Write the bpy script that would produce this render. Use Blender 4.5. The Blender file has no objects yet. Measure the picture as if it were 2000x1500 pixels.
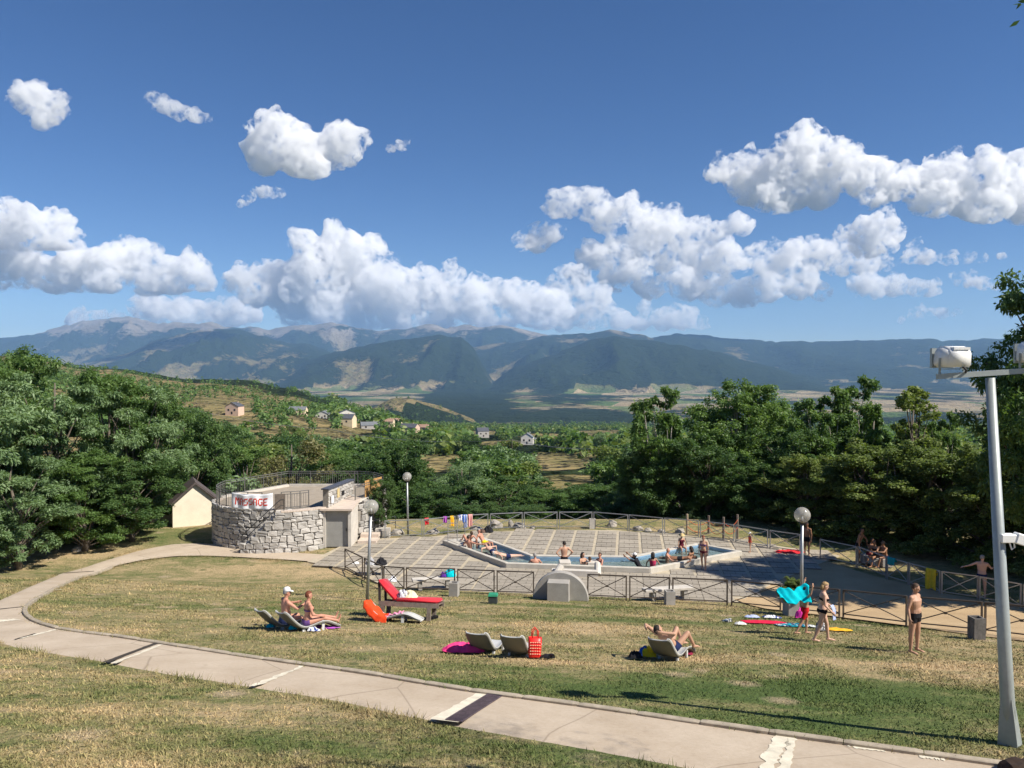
import bpy, bmesh, math, random, time
import numpy as np
from mathutils import Vector, Matrix, Euler

T0 = time.time()
sc = bpy.context.scene
COL = sc.collection
R = math.radians

# ---------------------------------------------------------------- camera, sky, sun, exposure
CAMZ, F, HOR = 9.7, 1502.0, 715.0            # eye height above the pool terrace, focal length in photo pixels
PITCH = math.atan((750 - HOR) / F)
cam = bpy.data.cameras.new('camera'); cam_o = bpy.data.objects.new('camera', cam); COL.objects.link(cam_o)
cam.sensor_width = 36; cam.lens = 36 * F / 2000; cam.clip_start = .1; cam.clip_end = 150000
cam_o.location = (0, 0, CAMZ); cam_o.rotation_euler = (R(90) - PITCH, 0, 0)
sc.camera = cam_o

SUN_EL = R(46); SUN_H = Vector((.909, -.417))
SUN_DIR = Vector((SUN_H.x * math.cos(SUN_EL), SUN_H.y * math.cos(SUN_EL), math.sin(SUN_EL)))
world = bpy.data.worlds.new('World'); sc.world = world; world.use_nodes = True
wn = world.node_tree
sky = wn.nodes.new('ShaderNodeTexSky'); sky.sky_type = 'NISHITA'; sky.sun_disc = False
sky.sun_elevation = SUN_EL; sky.sun_rotation = math.atan2(SUN_H.x, SUN_H.y)
sky.altitude = 2500; sky.air_density = 1.0; sky.dust_density = .25; sky.ozone_density = 2.5
hs = wn.nodes.new('ShaderNodeHueSaturation'); hs.inputs['Saturation'].default_value = 1.22; hs.inputs['Hue'].default_value = .508
wn.links.new(sky.outputs[0], hs.inputs['Color']); wn.links.new(hs.outputs[0], wn.nodes['Background'].inputs[0])
wn.nodes['Background'].inputs[1].default_value = .070
sun = bpy.data.lights.new('sun', 'SUN'); sun.energy = 5.0; sun.angle = R(.5); sun.color = (1, .935, .83)
sun_o = bpy.data.objects.new('sun', sun); COL.objects.link(sun_o)
sun_o.rotation_euler = SUN_DIR.to_track_quat('Z', 'Y').to_euler(); sun_o.location = (30, -10, 60)
vs = sc.view_settings
vs.view_transform = 'Standard'; vs.look = 'None'; vs.gamma = 1; vs.use_curve_mapping = False; vs.exposure = .6
cy = sc.cycles
cy.max_bounces = 12; cy.diffuse_bounces = 3; cy.glossy_bounces = 3; cy.transmission_bounces = 8; cy.transparent_max_bounces = 12
cy.volume_bounces = 11; cy.volume_step_rate = .25; cy.use_adaptive_sampling = True; cy.adaptive_threshold = .02; cy.use_denoising = True; cy.caustics_reflective = False; cy.caustics_refractive = False
cy.sample_clamp_indirect = 6

# ---------------------------------------------------------------- helpers
rng = random.Random(11)
nr = np.random.default_rng(5)
CP, SP = math.cos(PITCH), math.sin(PITCH)

def ray(px, py):
    x = (px - 1000) / F; y = (750 - py) / F
    return Vector((x, CP + y * SP, -SP + y * CP))

def at(px, py, Y):                            # point seen at photo pixel px,py, Y metres out
    d = ray(px, py); t = Y / d.y
    return Vector((d.x * t, Y, CAMZ + d.z * t))

def pz(px, py, z=0.0):                        # the same on the level plane z
    d = ray(px, py); t = (z - CAMZ) / d.z
    return Vector((d.x * t, d.y * t, z))

V0, KS = 32.6, .205
def gz(x, y):                                 # the lawn: a slope that runs out into the level terrace
    s = V0 - (y + .15 * x)
    w = 1.2
    if s <= -w: return 0.0
    if s >= w: return KS * s
    return KS * (s + w) ** 2 / (4 * w)
def gz_np(x, y):
    s = V0 - (y + .15 * x); w = 1.2
    return np.where(s <= -w, 0, np.where(s >= w, KS * s, KS * (s + w) ** 2 / (4 * w)))
def gp(px, py, h=0.0):                        # point of the lawn (raised by h) seen at a photo pixel
    d = ray(px, py); lo, hi = 3.0, 70.0
    for _ in range(50):
        t = (lo + hi) / 2
        if CAMZ + d.z * t - gz(d.x * t, d.y * t) - h > 0: lo = t
        else: hi = t
    return Vector((d.x * t, d.y * t, CAMZ + d.z * t))

def link(o, parent=None):
    COL.objects.link(o)
    if parent is not None: o.parent = parent
    return o
def tag(o, label=None, cat=None, group=None, kind=None):
    if label: o['label'] = label
    if cat: o['category'] = cat
    if group: o['group'] = group
    if kind: o['kind'] = kind
    return o
def empty(name, loc=(0, 0, 0), rz=0, label=None, cat=None, group=None):
    o = bpy.data.objects.new(name, None); o.empty_display_size = .2
    o.location = loc; o.rotation_euler = (0, 0, rz); link(o)
    return tag(o, label, cat, group)

class MB:                                     # collects shapes, then links them as one mesh object
    def __init__(s): s.v = []; s.f = []
    def add(s, v, f, M=None):
        n = len(s.v)
        for p in v:
            p = Vector(p)
            s.v.append(tuple(M @ p) if M is not None else tuple(p))
        s.f += [tuple(i + n for i in q) for q in f]
        return s
    def box(s, c, d, M=None, taper=1.0):
        x, y, z = d[0] / 2, d[1] / 2, d[2] / 2; t = taper
        v = [(-x, -y, -z), (x, -y, -z), (x, y, -z), (-x, y, -z), (-x * t, -y * t, z), (x * t, -y * t, z), (x * t, y * t, z), (-x * t, y * t, z)]
        v = [(a + c[0], b + c[1], e + c[2]) for a, b, e in v]
        return s.add(v, [(0, 3, 2, 1), (4, 5, 6, 7), (0, 1, 5, 4), (1, 2, 6, 5), (2, 3, 7, 6), (3, 0, 4, 7)], M)
    def bar(s, a, b, w, h=None, up=(0, 0, 1)):            # rectangular bar from a to b
        a, b = Vector(a), Vector(b); h = h or w; d = (b - a); L = d.length; d.normalize()
        u = Vector(up)
        if abs(d.dot(u)) > .98: u = Vector((0, 1, 0))
        sx = d.cross(u).normalized(); sz = sx.cross(d)
        v = []
        for q in (a, b):
            for i, j in ((-1, -1), (1, -1), (1, 1), (-1, 1)): v.append(q + sx * (i * w / 2) + sz * (j * h / 2))
        return s.add(v, [(0, 1, 2, 3), (7, 6, 5, 4), (0, 4, 5, 1), (1, 5, 6, 2), (2, 6, 7, 3), (3, 7, 4, 0)])
    def tube(s, pts, rad, n=8, caps=True):
        pts = [Vector(p) for p in pts]; k = len(pts); rad = rad if hasattr(rad, '__len__') else [rad] * k
        base = len(s.v); ref = None
        for i, p in enumerate(pts):
            d = (pts[min(i + 1, k - 1)] - pts[max(i - 1, 0)]).normalized()
            if ref is None: ref = Vector((0, 0, 1)) if abs(d.z) < .9 else Vector((1, 0, 0))
            sx = d.cross(ref).normalized(); sy = d.cross(sx).normalized(); ref = sx.cross(d)
            for j in range(n):
                a = 2 * math.pi * j / n
                s.v.append(tuple(p + (sx * math.cos(a) + sy * math.sin(a)) * rad[i]))
        for i in range(k - 1):
            for j in range(n):
                a, b = base + i * n + j, base + i * n + (j + 1) % n
                s.f.append((a, a + n, b + n, b))
        if caps:
            s.f.append(tuple(base + j for j in range(n))); s.f.append(tuple(base + (k - 1) * n + j for j in reversed(range(n))))
        return s
    def lathe(s, prof, n=20, c=(0, 0, 0), M=None):
        v = []; f = []
        for r, z in prof:
            for j in range(n): a = 2 * math.pi * j / n; v.append((c[0] + r * math.cos(a), c[1] + r * math.sin(a), c[2] + z))
        for i in range(len(prof) - 1):
            for j in range(n): f.append((i * n + j, i * n + (j + 1) % n, (i + 1) * n + (j + 1) % n, (i + 1) * n + j))
        if prof[0][0] > 1e-4: f.append(tuple(reversed(range(n))))
        if prof[-1][0] > 1e-4: f.append(tuple((len(prof) - 1) * n + j for j in range(n)))
        return s.add(v, f, M)
    def prism(s, poly, z0, z1, M=None):                   # poly counter-clockwise in xy
        n = len(poly)
        v = [(p[0], p[1], z0) for p in poly] + [(p[0], p[1], z1) for p in poly]
        return s.add(v, [tuple(reversed(range(n))), tuple(range(n, 2 * n))] + [(i, (i + 1) % n, n + (i + 1) % n, n + i) for i in range(n)], M)
    def mesh(s, name):
        m = bpy.data.meshes.new(name); m.from_pydata(s.v, [], s.f); m.update(); return m
    def build(s, name, mat, parent=None, smooth=False, bevel=0, seg=1):
        m = s.mesh(name)
        if bevel:
            bm = bmesh.new(); bm.from_mesh(m)
            es = [e for e in bm.edges if len(e.link_faces) == 2 and e.calc_face_angle(0) > .6]
            bmesh.ops.bevel(bm, geom=es, offset=bevel, segments=seg, affect='EDGES', clamp_overlap=True); bm.to_mesh(m); bm.free()
        m.materials.append(mat)
        if smooth: sm(m)
        return link(bpy.data.objects.new(name, m), parent)

def sm(m, on=True):
    m.polygons.foreach_set('use_smooth', np.full(len(m.polygons), on)); m.update()
def np_mesh(name, V, Fq, mat=None, smooth=False):         # fast mesh from numpy arrays (all faces alike)
    V = np.asarray(V, np.float32); Fq = np.asarray(Fq, np.int32); k = Fq.shape[1]
    m = bpy.data.meshes.new(name); m.vertices.add(len(V)); m.vertices.foreach_set('co', V.ravel())
    m.loops.add(Fq.size); m.loops.foreach_set('vertex_index', Fq.ravel())
    m.polygons.add(len(Fq)); m.polygons.foreach_set('loop_start', np.arange(0, Fq.size, k, dtype=np.int32))
    m.update(calc_edges=True)
    if mat: m.materials.append(mat)
    if smooth: sm(m)
    return m
def fattr(m, name, vals):
    a = m.attributes.new(name, 'FLOAT', 'POINT'); a.data.foreach_set('value', np.asarray(vals, np.float32))

def _h(ix, iy, seed):
    n = (ix.astype(np.int64) * 374761393 + iy.astype(np.int64) * 668265263 + seed * 974634777) & 0xFFFFFFFF
    n = ((n ^ (n >> 13)) * 1274126177) & 0xFFFFFFFF
    return ((n ^ (n >> 16)) & 0xFFFF) / 65535.0
def vnoise(x, y, seed=0):
    ix, iy = np.floor(x), np.floor(y); fx, fy = x - ix, y - iy
    fx = fx * fx * fx * (fx * (fx * 6 - 15) + 10); fy = fy * fy * fy * (fy * (fy * 6 - 15) + 10)
    a, b = _h(ix, iy, seed), _h(ix + 1, iy, seed); c, d = _h(ix, iy + 1, seed), _h(ix + 1, iy + 1, seed)
    return (a + (b - a) * fx) * (1 - fy) + (c + (d - c) * fx) * fy
def fbm(x, y, oct=4, seed=0, ridged=False):
    s = 0; a = .5; t = 0
    for i in range(oct):
        n = vnoise(x * 2 ** i + 17.3 * i, y * 2 ** i - 9.1 * i, seed + i)
        if ridged: n = 1 - np.abs(2 * n - 1)
        s = s + a * n; t += a; a *= .5
    return s / t

# ---------------------------------------------------------------- materials
def nodes(name):
    m = bpy.data.materials.new(name); m.use_nodes = True
    return m, m.node_tree, m.node_tree.nodes['Principled BSDF']
def nd(t, typ, **kw):
    n = t.nodes.new(typ)
    for k, v in kw.items(): setattr(n, k, v)
    return n
def mixc(t, fac, a, b, blend='MIX'):
    n = nd(t, 'ShaderNodeMix', data_type='RGBA', blend_type=blend)
    for s, val in ((n.inputs[0], fac), (n.inputs[6], a), (n.inputs[7], b)):
        if isinstance(val, bpy.types.NodeSocket): t.links.new(val, s)
        else: s.default_value = val if not hasattr(val, '__len__') else (*val[:3], 1)
    return n.outputs[2]
def math_(t, op, a, b=0.0, c=None, clamp=False):
    n = nd(t, 'ShaderNodeMath', operation=op, use_clamp=clamp)
    for s, val in zip(n.inputs, (a, b, c)):
        if val is None: continue
        if isinstance(val, bpy.types.NodeSocket): t.links.new(val, s)
        else: s.default_value = val
    return n.outputs[0]
def noise_(t, vec, scale, detail=4, rough=.55, dist=0):
    n = nd(t, 'ShaderNodeTexNoise'); n.inputs['Scale'].default_value = scale; n.inputs['Detail'].default_value = detail
    n.inputs['Roughness'].default_value = rough; n.inputs['Distortion'].default_value = dist
    if vec is not None: t.links.new(vec, n.inputs['Vector'])
    return n.outputs['Fac']
def ramp_(t, fac, stops):
    n = nd(t, 'ShaderNodeValToRGB'); cr = n.color_ramp
    while len(cr.elements) < len(stops): cr.elements.new(.5)
    for e, (p, c) in zip(cr.elements, stops):
        e.position = p; e.color = (*c, 1) if hasattr(c, '__len__') else (c, c, c, 1)
    t.links.new(fac, n.inputs[0]); return n.outputs[0]
def mapping_(t, vec, scale=(1, 1, 1), rot=(0, 0, 0), loc=(0, 0, 0)):
    n = nd(t, 'ShaderNodeMapping'); n.inputs['Scale'].default_value = scale; n.inputs['Rotation'].default_value = rot; n.inputs['Location'].default_value = loc
    t.links.new(vec, n.inputs['Vector']); return n.outputs[0]
def pos_(t): return nd(t, 'ShaderNodeNewGeometry').outputs['Position']
def obj_(t): return nd(t, 'ShaderNodeTexCoord').outputs['Object']
def bump_(t, bsdf, h, strength=.3, dist=.02):
    n = nd(t, 'ShaderNodeBump'); n.inputs['Strength'].default_value = strength; n.inputs['Distance'].default_value = dist
    t.links.new(h, n.inputs['Height']); t.links.new(n.outputs[0], bsdf.inputs['Normal'])
def rnd_(t): return nd(t, 'ShaderNodeObjectInfo').outputs['Random']

_M = {}
def mat(name, col, rough=.7, var=.25, scale=6.0, metal=0.0, bump=.15, world_=False, per_obj=0.0, spec=.4, sheen=0.0, bdist=.01):
    """plain surface with tonal grain: colour varied by two noises, optional per-object variation"""
    if name in _M: return _M[name]
    m, t, b = nodes(name)
    vec = pos_(t) if world_ else obj_(t)
    n1 = noise_(t, vec, scale, 5); n2 = noise_(t, vec, scale * 7, 3)
    k = math_(t, 'ADD', math_(t, 'MULTIPLY', n1, .7), math_(t, 'MULTIPLY', n2, .3))
    lo = [c * (1 - var) for c in col]; hi = [min(1, c * (1 + var)) for c in col]
    c = ramp_(t, k, [(.28, lo), (.72, hi)])
    if per_obj:
        f = math_(t, 'MULTIPLY_ADD', rnd_(t), 2 * per_obj, 1 - per_obj)
        cc = nd(t, 'ShaderNodeCombineColor')
        for i in range(3): t.links.new(f, cc.inputs[i])
        c = mixc(t, 1.0, c, cc.outputs[0], 'MULTIPLY')
    t.links.new(c, b.inputs['Base Color'])
    b.inputs['Roughness'].default_value = rough; b.inputs['Metallic'].default_value = metal
    b.inputs['Specular IOR Level'].default_value = spec
    if sheen: b.inputs['Sheen Weight'].default_value = sheen
    if bump: bump_(t, b, k, bump, bdist)
    _M[name] = m; return m
# ================================================================ LAND
def blob_(t, pos, c, rx, ry, soft=1.0):                    # soft elliptical patch on the ground, 1 at its centre
    n = mapping_(t, pos, (1 / rx, 1 / ry, 0), (0, 0, 0), (-c[0] / rx, -c[1] / ry, 0))
    l = nd(t, 'ShaderNodeVectorMath', operation='LENGTH'); t.links.new(n, l.inputs[0])
    return math_(t, 'SUBTRACT', 1.0, l.outputs['Value'], clamp=True)
GREEN = [(1300, 1335, 7.5, 1.9, .85), (1750, 1375, 7, 2.6, .8), (1000, 1300, 3, .8, .4), (1550, 1420, 5, 1.5, .6), (1620, 1212, 5, 1.3, .7), (1050, 1180, 8, 1.0, .6), (760, 1330, 5, .9, .55), (330, 1300, 5, .9, .5), (700, 1440, 6, 1.2, .45),
         (250, 1180, 5, 1.2, .45), (520, 1190, 4, .9, .3), (1200, 1480, 3, 1.5, .5), (330, 1050, 7, 2.2, .55), (1350, 1215, 7, 1.3, .55), (640, 1250, 4, .8, .35)]
DRY = [(1080, 1222, 6.5, 1.7, .75), (600, 1115, 7, 1.8, .65), (420, 1150, 6, 1.5, .3), (1560, 1290, 6, .9, .6), (1850, 1300, 3, .7, .5), (760, 1235, 5, 1.6, .4), (120, 1080, 7, 2.5, .7), (300, 1400, 5, 1.2, .25), (1060, 1290, 3, .8, .5)]
def grass_col(t, pos):
    big = noise_(t, mapping_(t, pos, (.22, .5, .3)), 1.0, 4, .6, .4)
    mid = noise_(t, mapping_(t, pos, (1.1, 1.9, 1)), 1.0, 5, .65)
    fin = noise_(t, pos, 9.0, 4, .7)
    k = math_(t, 'ADD', math_(t, 'MULTIPLY', big, .95), math_(t, 'MULTIPLY', mid, 1.0))
    k = math_(t, 'ADD', k, math_(t, 'MULTIPLY', fin, .75)); k = math_(t, 'SUBTRACT', k, .845)
    for px, py, rx, ry, w in GREEN: k = math_(t, 'MULTIPLY_ADD', blob_(t, pos, gp(px, py), rx, ry), w * .55, k)
    for px, py, rx, ry, w in DRY: k = math_(t, 'MULTIPLY_ADD', blob_(t, pos, gp(px, py), rx, ry), -w * .5, k)
    c = ramp_(t, k, [(.12, (.50, .37, .21)), (.36, (.39, .305, .165)), (.55, (.25, .225, .105)), (.78, (.14, .165, .058)), (1, (.09, .13, .04))])
    for sc_, lim_, pick, col_ in ((1.5, .20, .74, (.055, .10, .028)), (3.1, .16, .80, (.10, .15, .045)), (.8, .22, .80, (.47, .36, .24))):     # clover rosettes, weeds, bare trodden spots
        vo_ = nd(t, 'ShaderNodeTexVoronoi'); vo_.inputs['Scale'].default_value = sc_; t.links.new(mapping_(t, pos, (1, 1, 0), (0, 0, sc_)), vo_.inputs['Vector']); se_ = nd(t, 'ShaderNodeSeparateColor'); t.links.new(vo_.outputs['Color'], se_.inputs[0])
        dd_ = math_(t, 'ADD', vo_.outputs['Distance'], math_(t, 'MULTIPLY', math_(t, 'SUBTRACT', fin, .5), .35)); mk = math_(t, 'MULTIPLY', ramp_(t, dd_, [(lim_ * .5, 1.0), (lim_ * 1.5, 0.0)]), math_(t, 'GREATER_THAN', se_.outputs[0], pick))
        c = mixc(t, math_(t, 'MULTIPLY', mk, .7), c, col_)
    return c, fin
m_lawn, t, b = nodes('lawn'); c, fin = grass_col(t, pos_(t))
t.links.new(c, b.inputs['Base Color']); b.inputs['Roughness'].default_value = .95; b.inputs['Specular IOR Level'].default_value = .1
bump_(t, b, math_(t, 'ADD', noise_(t, pos_(t), 5.0, 6, .7), fin), .9, .10)
m_blade, t, b = nodes('grass_blades'); c, fin = grass_col(t, pos_(t))
a = nd(t, 'ShaderNodeAttribute', attribute_name='tint')
c = mixc(t, 1.0, c, ramp_(t, a.outputs['Fac'], [(0, (.74, .75, .7)), (.7, (1.08, 1.08, 1.03)), (1, (1.35, 1.3, 1.15))]), 'MULTIPLY')
t.links.new(c, b.inputs['Base Color']); b.inputs['Roughness'].default_value = .8; b.inputs['Specular IOR Level'].default_value = .15

# the lawn sheet (its own undulation) and the hillside it stands on
xs = np.linspace(-75, 75, 221); ys = np.linspace(-25, 52, 140)
X, Y = np.meshgrid(xs, ys); dip = .05 * (fbm(X * .35, Y * .35, 3, 40) - .5)
drop_ = np.clip(Y - 48.2, 0, 9) ** 2 * .10
Z = gz_np(X, Y) + dip - .03 - drop_
ix = np.arange(len(xs) * len(ys)).reshape(len(ys), len(xs))
Q = np.stack([ix[:-1, :-1], ix[:-1, 1:], ix[1:, 1:], ix[1:, :-1]], -1).reshape(-1, 4)
tag(link(bpy.data.objects.new('lawn', np_mesh('lawn', np.stack([X, Y, Z], -1).reshape(-1, 3), Q, m_lawn, True))), kind='structure',
    label='patchy green and straw coloured lawn sloping to the pool')

# ---- path: px outlines of both edges, laid on the slope
INNER = [(640, 1100), (560, 1094), (470, 1089), (400, 1086), (340, 1087), (280, 1094), (220, 1107), (160, 1128), (100, 1155), (65, 1175), (48, 1190), (47, 1200), (58, 1212), (80, 1222), (125, 1234), (200, 1242), (310, 1259), (400, 1273), (480, 1286), (600, 1303), (733, 1322),
         (845, 1342), (950, 1359), (1065, 1373), (1300, 1407), (1405, 1424), (1545, 1443), (1650, 1458), (1790, 1477), (1923, 1496), (2060, 1515), (2300, 1546), (2650, 1590)]
OUTER = [(640, 1081), (560, 1077), (470, 1068), (400, 1058), (336, 1060), (280, 1071), (210, 1091), (115, 1118), (70, 1138), (0, 1168), (-50, 1192), (-72, 1212), (-62, 1232), (-35, 1249), (0, 1259), (45, 1268), (140, 1285), (280, 1310), (410, 1331), (490, 1345), (560, 1355),
         (647, 1371), (740, 1391), (866, 1412), (995, 1438), (1090, 1454), (1265, 1490), (1330, 1506), (1450, 1532), (1560, 1555), (1700, 1585), (1980, 1640), (2350, 1710)]
def resample(pts, n):
    P = np.array(pts); s = np.r_[0, np.cumsum(np.linalg.norm(np.diff(P, axis=0), axis=1))]; q = np.linspace(0, s[-1], n)
    return np.stack([np.interp(q, s, P[:, i]) for i in range(P.shape[1])], 1)
def smooth_line(P, it=6):
    P = P.copy()
    for _ in range(it): P[1:-1] = .25 * P[:-2] + .5 * P[1:-1] + .25 * P[2:]
    return P
NP_ = 290
inn = smooth_line(resample([gp(*p)[:2] for p in INNER], NP_)); out = smooth_line(resample([gp(*p)[:2] for p in OUTER], NP_))
ARC = np.r_[0, np.cumsum(np.linalg.norm(np.diff(inn, axis=0), axis=1))]
W5 = np.linspace(0, 1, 7); g = np.array([inn * (1 - w) + out * w for w in W5])          # 7 x N x 2
wob = (fbm(ARC * 2.3, ARC * 0, 4, 3) - .5) * .16
g[-1] += (out - inn) / np.linalg.norm(out - inn, axis=1)[:, None] * wob[:, None]
zz = gz_np(g[..., 0], g[..., 1]) + np.array([.03] * 5 + [.02, -.06])[:, None] + .004 * (fbm(g[..., 0] * 1.2, g[..., 1] * 1.2, 3, 9) - .5)
V = np.concatenate([g, zz[..., None]], -1).reshape(-1, 3); ix = np.arange(7 * NP_).reshape(7, NP_)
Q = np.stack([ix[:-1, :-1], ix[1:, :-1], ix[1:, 1:], ix[:-1, 1:]], -1).reshape(-1, 4)
m_path, t, b = nodes('path_concrete'); p = pos_(t)
n1 = noise_(t, p, .9, 6, .6); n2 = noise_(t, p, 14, 5, .7); n3 = noise_(t, mapping_(t, p, (1, 1, 1), (0, 0, .5)), 3.2, 6, .65, 1.0)
c = ramp_(t, math_(t, 'ADD', math_(t, 'MULTIPLY', n1, .6), math_(t, 'MULTIPLY', n2, .4)), [(.3, (.40, .315, .225)), (.5, (.47, .385, .29)), (.7, (.55, .46, .355))])
c = mixc(t, math_(t, 'MULTIPLY', ramp_(t, n3, [(.60, 0.0), (.72, 1.0)]), .35), c, (.30, .235, .17))
vc = nd(t, 'ShaderNodeTexVoronoi', feature='DISTANCE_TO_EDGE'); vc.inputs['Scale'].default_value = .32; wv = nd(t, 'ShaderNodeVectorMath', operation='ADD'); t.links.new(p, wv.inputs[0]); t.links.new(mapping_(t, nd(t, 'ShaderNodeTexNoise').outputs['Color'], (.5, .5, 0)), wv.inputs[1]); t.links.new(wv.outputs[0], vc.inputs['Vector'])
c = mixc(t, math_(t, 'MULTIPLY', ramp_(t, vc.outputs['Distance'], [(0.0, 1.0), (.006, 0.0)]), .55), c, (.16, .12, .085))
st = ramp_(t, noise_(t, mapping_(t, p, (1, 1, 1), (0, 0, .9)), .55, 5, .7, .5), [(.48, 0.0), (.70, 1.0)]); c = mixc(t, math_(t, 'MULTIPLY', st, .30), c, (.31, .25, .185))
t.links.new(c, b.inputs['Base Color']); b.inputs['Roughness'].default_value = .9; b.inputs['Specular IOR Level'].default_value = .2
bump_(t, b, n2, .35, .012)
path = tag(link(bpy.data.objects.new('path', np_mesh('path', V, Q, m_path, True))), kind='structure', label='pale concrete path curving round the lawn')
m_kerb = mat('kerb_concrete', (.36, .305, .23), .9, .35, 3, world_=True)
# kerb stones along the inner edge, each its own piece
TAN = np.gradient(inn, axis=0); TAN /= np.linalg.norm(TAN, axis=1)[:, None]
kerb_mesh = MB().box((0, 0, 0), (1, 1, 1)).mesh('kerb_stone')
bm = bmesh.new(); bm.from_mesh(kerb_mesh); bmesh.ops.bevel(bm, geom=list(bm.edges), offset=.1, segments=1, affect='EDGES'); bm.to_mesh(kerb_mesh); bm.free()
kerb_mesh.materials.append(m_kerb)
s = ARC[60]
while s < ARC[-1] - 1:
    e = s + 1.0
    a = Vector([np.interp(s, ARC, inn[:, i]) for i in (0, 1)]); c_ = Vector([np.interp(e, ARC, inn[:, i]) for i in (0, 1)])
    o = link(bpy.data.objects.new('kerb_stone', kerb_mesh), path)
    A3 = Vector((a.x, a.y, gz(*a))); B3 = Vector((c_.x, c_.y, gz(*c_))); d = B3 - A3
    o.rotation_euler = d.to_track_quat('X', 'Z').to_euler(); mid = (A3 + B3) / 2
    o.location = mid + Vector((0, 0, .028 + rng.uniform(-.012, .01))); o.scale = (d.length - .012, .12, .11)
    s = e
# drains and joints across the path
def strip(name, p0, p1, w, z, material, parent, jag=0.0, n=40, seed=0):
    a, c_ = gp(*p0), gp(*p1); d = (c_ - a); nrm = Vector((-d.y, d.x, 0)).normalized(); v = []; f = []
    for i in range(n + 1):
        q = a + d * (i / n); r1 = w / 2 * (1 + jag * 2.2 * (float(fbm(np.array([i * .23 + w * 90]), np.array([.5]), 4, 4)[0]) - .5) * 2); r2 = w / 2 * (1 + jag * 2.2 * (float(fbm(np.array([i * .23 + w * 190]), np.array([7.5]), 4, 9)[0]) - .5) * 2)
        for sgn, rr in ((-1, r1), (1, r2)): e = q + nrm * sgn * rr; v.append((e.x, e.y, gz(e.x, e.y) + z))
        if i: f.append((2 * i - 2, 2 * i - 1, 2 * i + 1, 2 * i))
    o = link(bpy.data.objects.new(name, bpy.data.meshes.new(name)), parent); o.data.from_pydata(v, [], f); o.data.materials.append(material)
    return o
m_cement = mat('pale_cement', (.66, .60, .47), .9, .25, 5, world_=True); m_grate = mat('rusty_grate', (.13, .095, .10), .6, .4, 9, .4); m_dirt = mat('dark_joint', (.05, .04, .03), .95, .3, 8, world_=True)
strip('cement_joint', (868, 1412), (954, 1360), .44, .036, m_cement, path, .10)
dr = strip('drain_channel', (886, 1413), (968, 1361), .24, .0385, m_dirt, path)
a, c_ = gp(886, 1413), gp(968, 1361); d = c_ - a; nrm = Vector((-d.y, d.x, 0)).normalized()
for i in range(4):
    mb = MB(); A = a + d * (i / 4 + .004); B_ = a + d * ((i + 1) / 4 - .004)
    for k in (-1, 1): mb.bar(A + nrm * k * .125 + Vector((0, 0, .043)), B_ + nrm * k * .125 + Vector((0, 0, .043)), .02, .012)
    for j in range(15):
        q = A + (B_ - A) * (j / 14); mb.bar(q + nrm * .12 + Vector((0, 0, .043)), q - nrm * .12 + Vector((0, 0, .043)), .014, .010)
    mb.build('drain_grate', m_grate, path)
strip('drain_slot', (206, 1297), (306, 1259), .13, .038, m_dirt, path, .12); strip('cement_joint', (222, 1299), (315, 1262), .09, .037, m_cement, path, .5)
strip('cement_joint', (495, 1344), (592, 1304), .12, .037, m_cement, path, .7)
strip('joint_slot', (28, 1252), (70, 1240), .05, .038, m_dirt, path, .4); strip('cement_joint', (40, 1250), (110, 1232), .1, .037, m_cement, path, .7)
strip('joint_slot', (-40, 1196), (46, 1187), .12, .038, m_dirt, path, .2); strip('joint_slot', (108, 1121), (184, 1117), .14, .038, m_dirt, path, .2)
strip('cement_joint', (80, 1157), (120, 1153), .1, .037, m_cement, path, .7); strip('cement_joint', (-10, 1216), (34, 1212), .35, .037, m_cement, path, .5)
strip('cement_joint', (1494, 1512), (1528, 1442), .2, .037, m_cement, path, .4); strip('cement_joint', (1530, 1512), (1548, 1445), .13, .037, m_cement, path, .45)
strip('cement_joint', (1655, 1462), (1730, 1472), .11, .037, m_cement, path, .9); strip('cement_joint', (1795, 1482), (1845, 1488), .16, .037, m_cement, path, .9)

# ---- gravel drive to the right of the pool terrace, on the same slope
GRAV = [(1430, 1168), (1500, 1190), (1640, 1206), (1770, 1222), (1920, 1243), (2200, 1275), (2300, 1210), (2000, 1186), (1850, 1160), (1700, 1124), (1620, 1098), (1540, 1085), (1490, 1100)]
m_grav, t, b = nodes('gravel'); p = pos_(t); n1 = noise_(t, p, .5, 5, .6); n2 = noise_(t, p, 40, 3, .8)
c = ramp_(t, math_(t, 'ADD', math_(t, 'MULTIPLY', n1, .5), math_(t, 'MULTIPLY', n2, .5)), [(.3, (.30, .2, .105)), (.5, (.44, .31, .17)), (.7, (.56, .42, .25))])
t.links.new(c, b.inputs['Base Color']); b.inputs['Roughness'].default_value = .95; bump_(t, b, n2, .6, .02)
def ground_poly(name, pts, material, h, step=.7, label=None):
    P = [gp(*q)[:2] for q in pts]; bm = bmesh.new()
    bm.faces.new([bm.verts.new((a, c_, 0)) for a, c_ in P])
    for ax in (0, 1):
        lo, hi = min(q[ax] for q in P), max(q[ax] for q in P); k = lo + step
        while k < hi:
            co = [0, 0, 0]; co[ax] = k; no = [0, 0, 0]; no[ax] = 1
            bmesh.ops.bisect_plane(bm, geom=list(bm.verts) + list(bm.edges) + list(bm.faces), plane_co=co, plane_no=no); k += step
    for v in bm.verts: v.co.z = gz(v.co.x, v.co.y) + h
    bmesh.ops.recalc_face_normals(bm, faces=list(bm.faces))
    if sum(f.normal.z for f in bm.faces) < 0: bmesh.ops.reverse_faces(bm, faces=list(bm.faces))
    m = bpy.data.meshes.new(name); bm.to_mesh(m); bm.free(); m.materials.append(material); sm(m)
    return tag(link(bpy.data.objects.new(name, m)), kind='structure', label=label)
ground_poly('gravel_drive', GRAV, m_grav, .012, label='sandy gravel drive beside the pool terrace')

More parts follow.
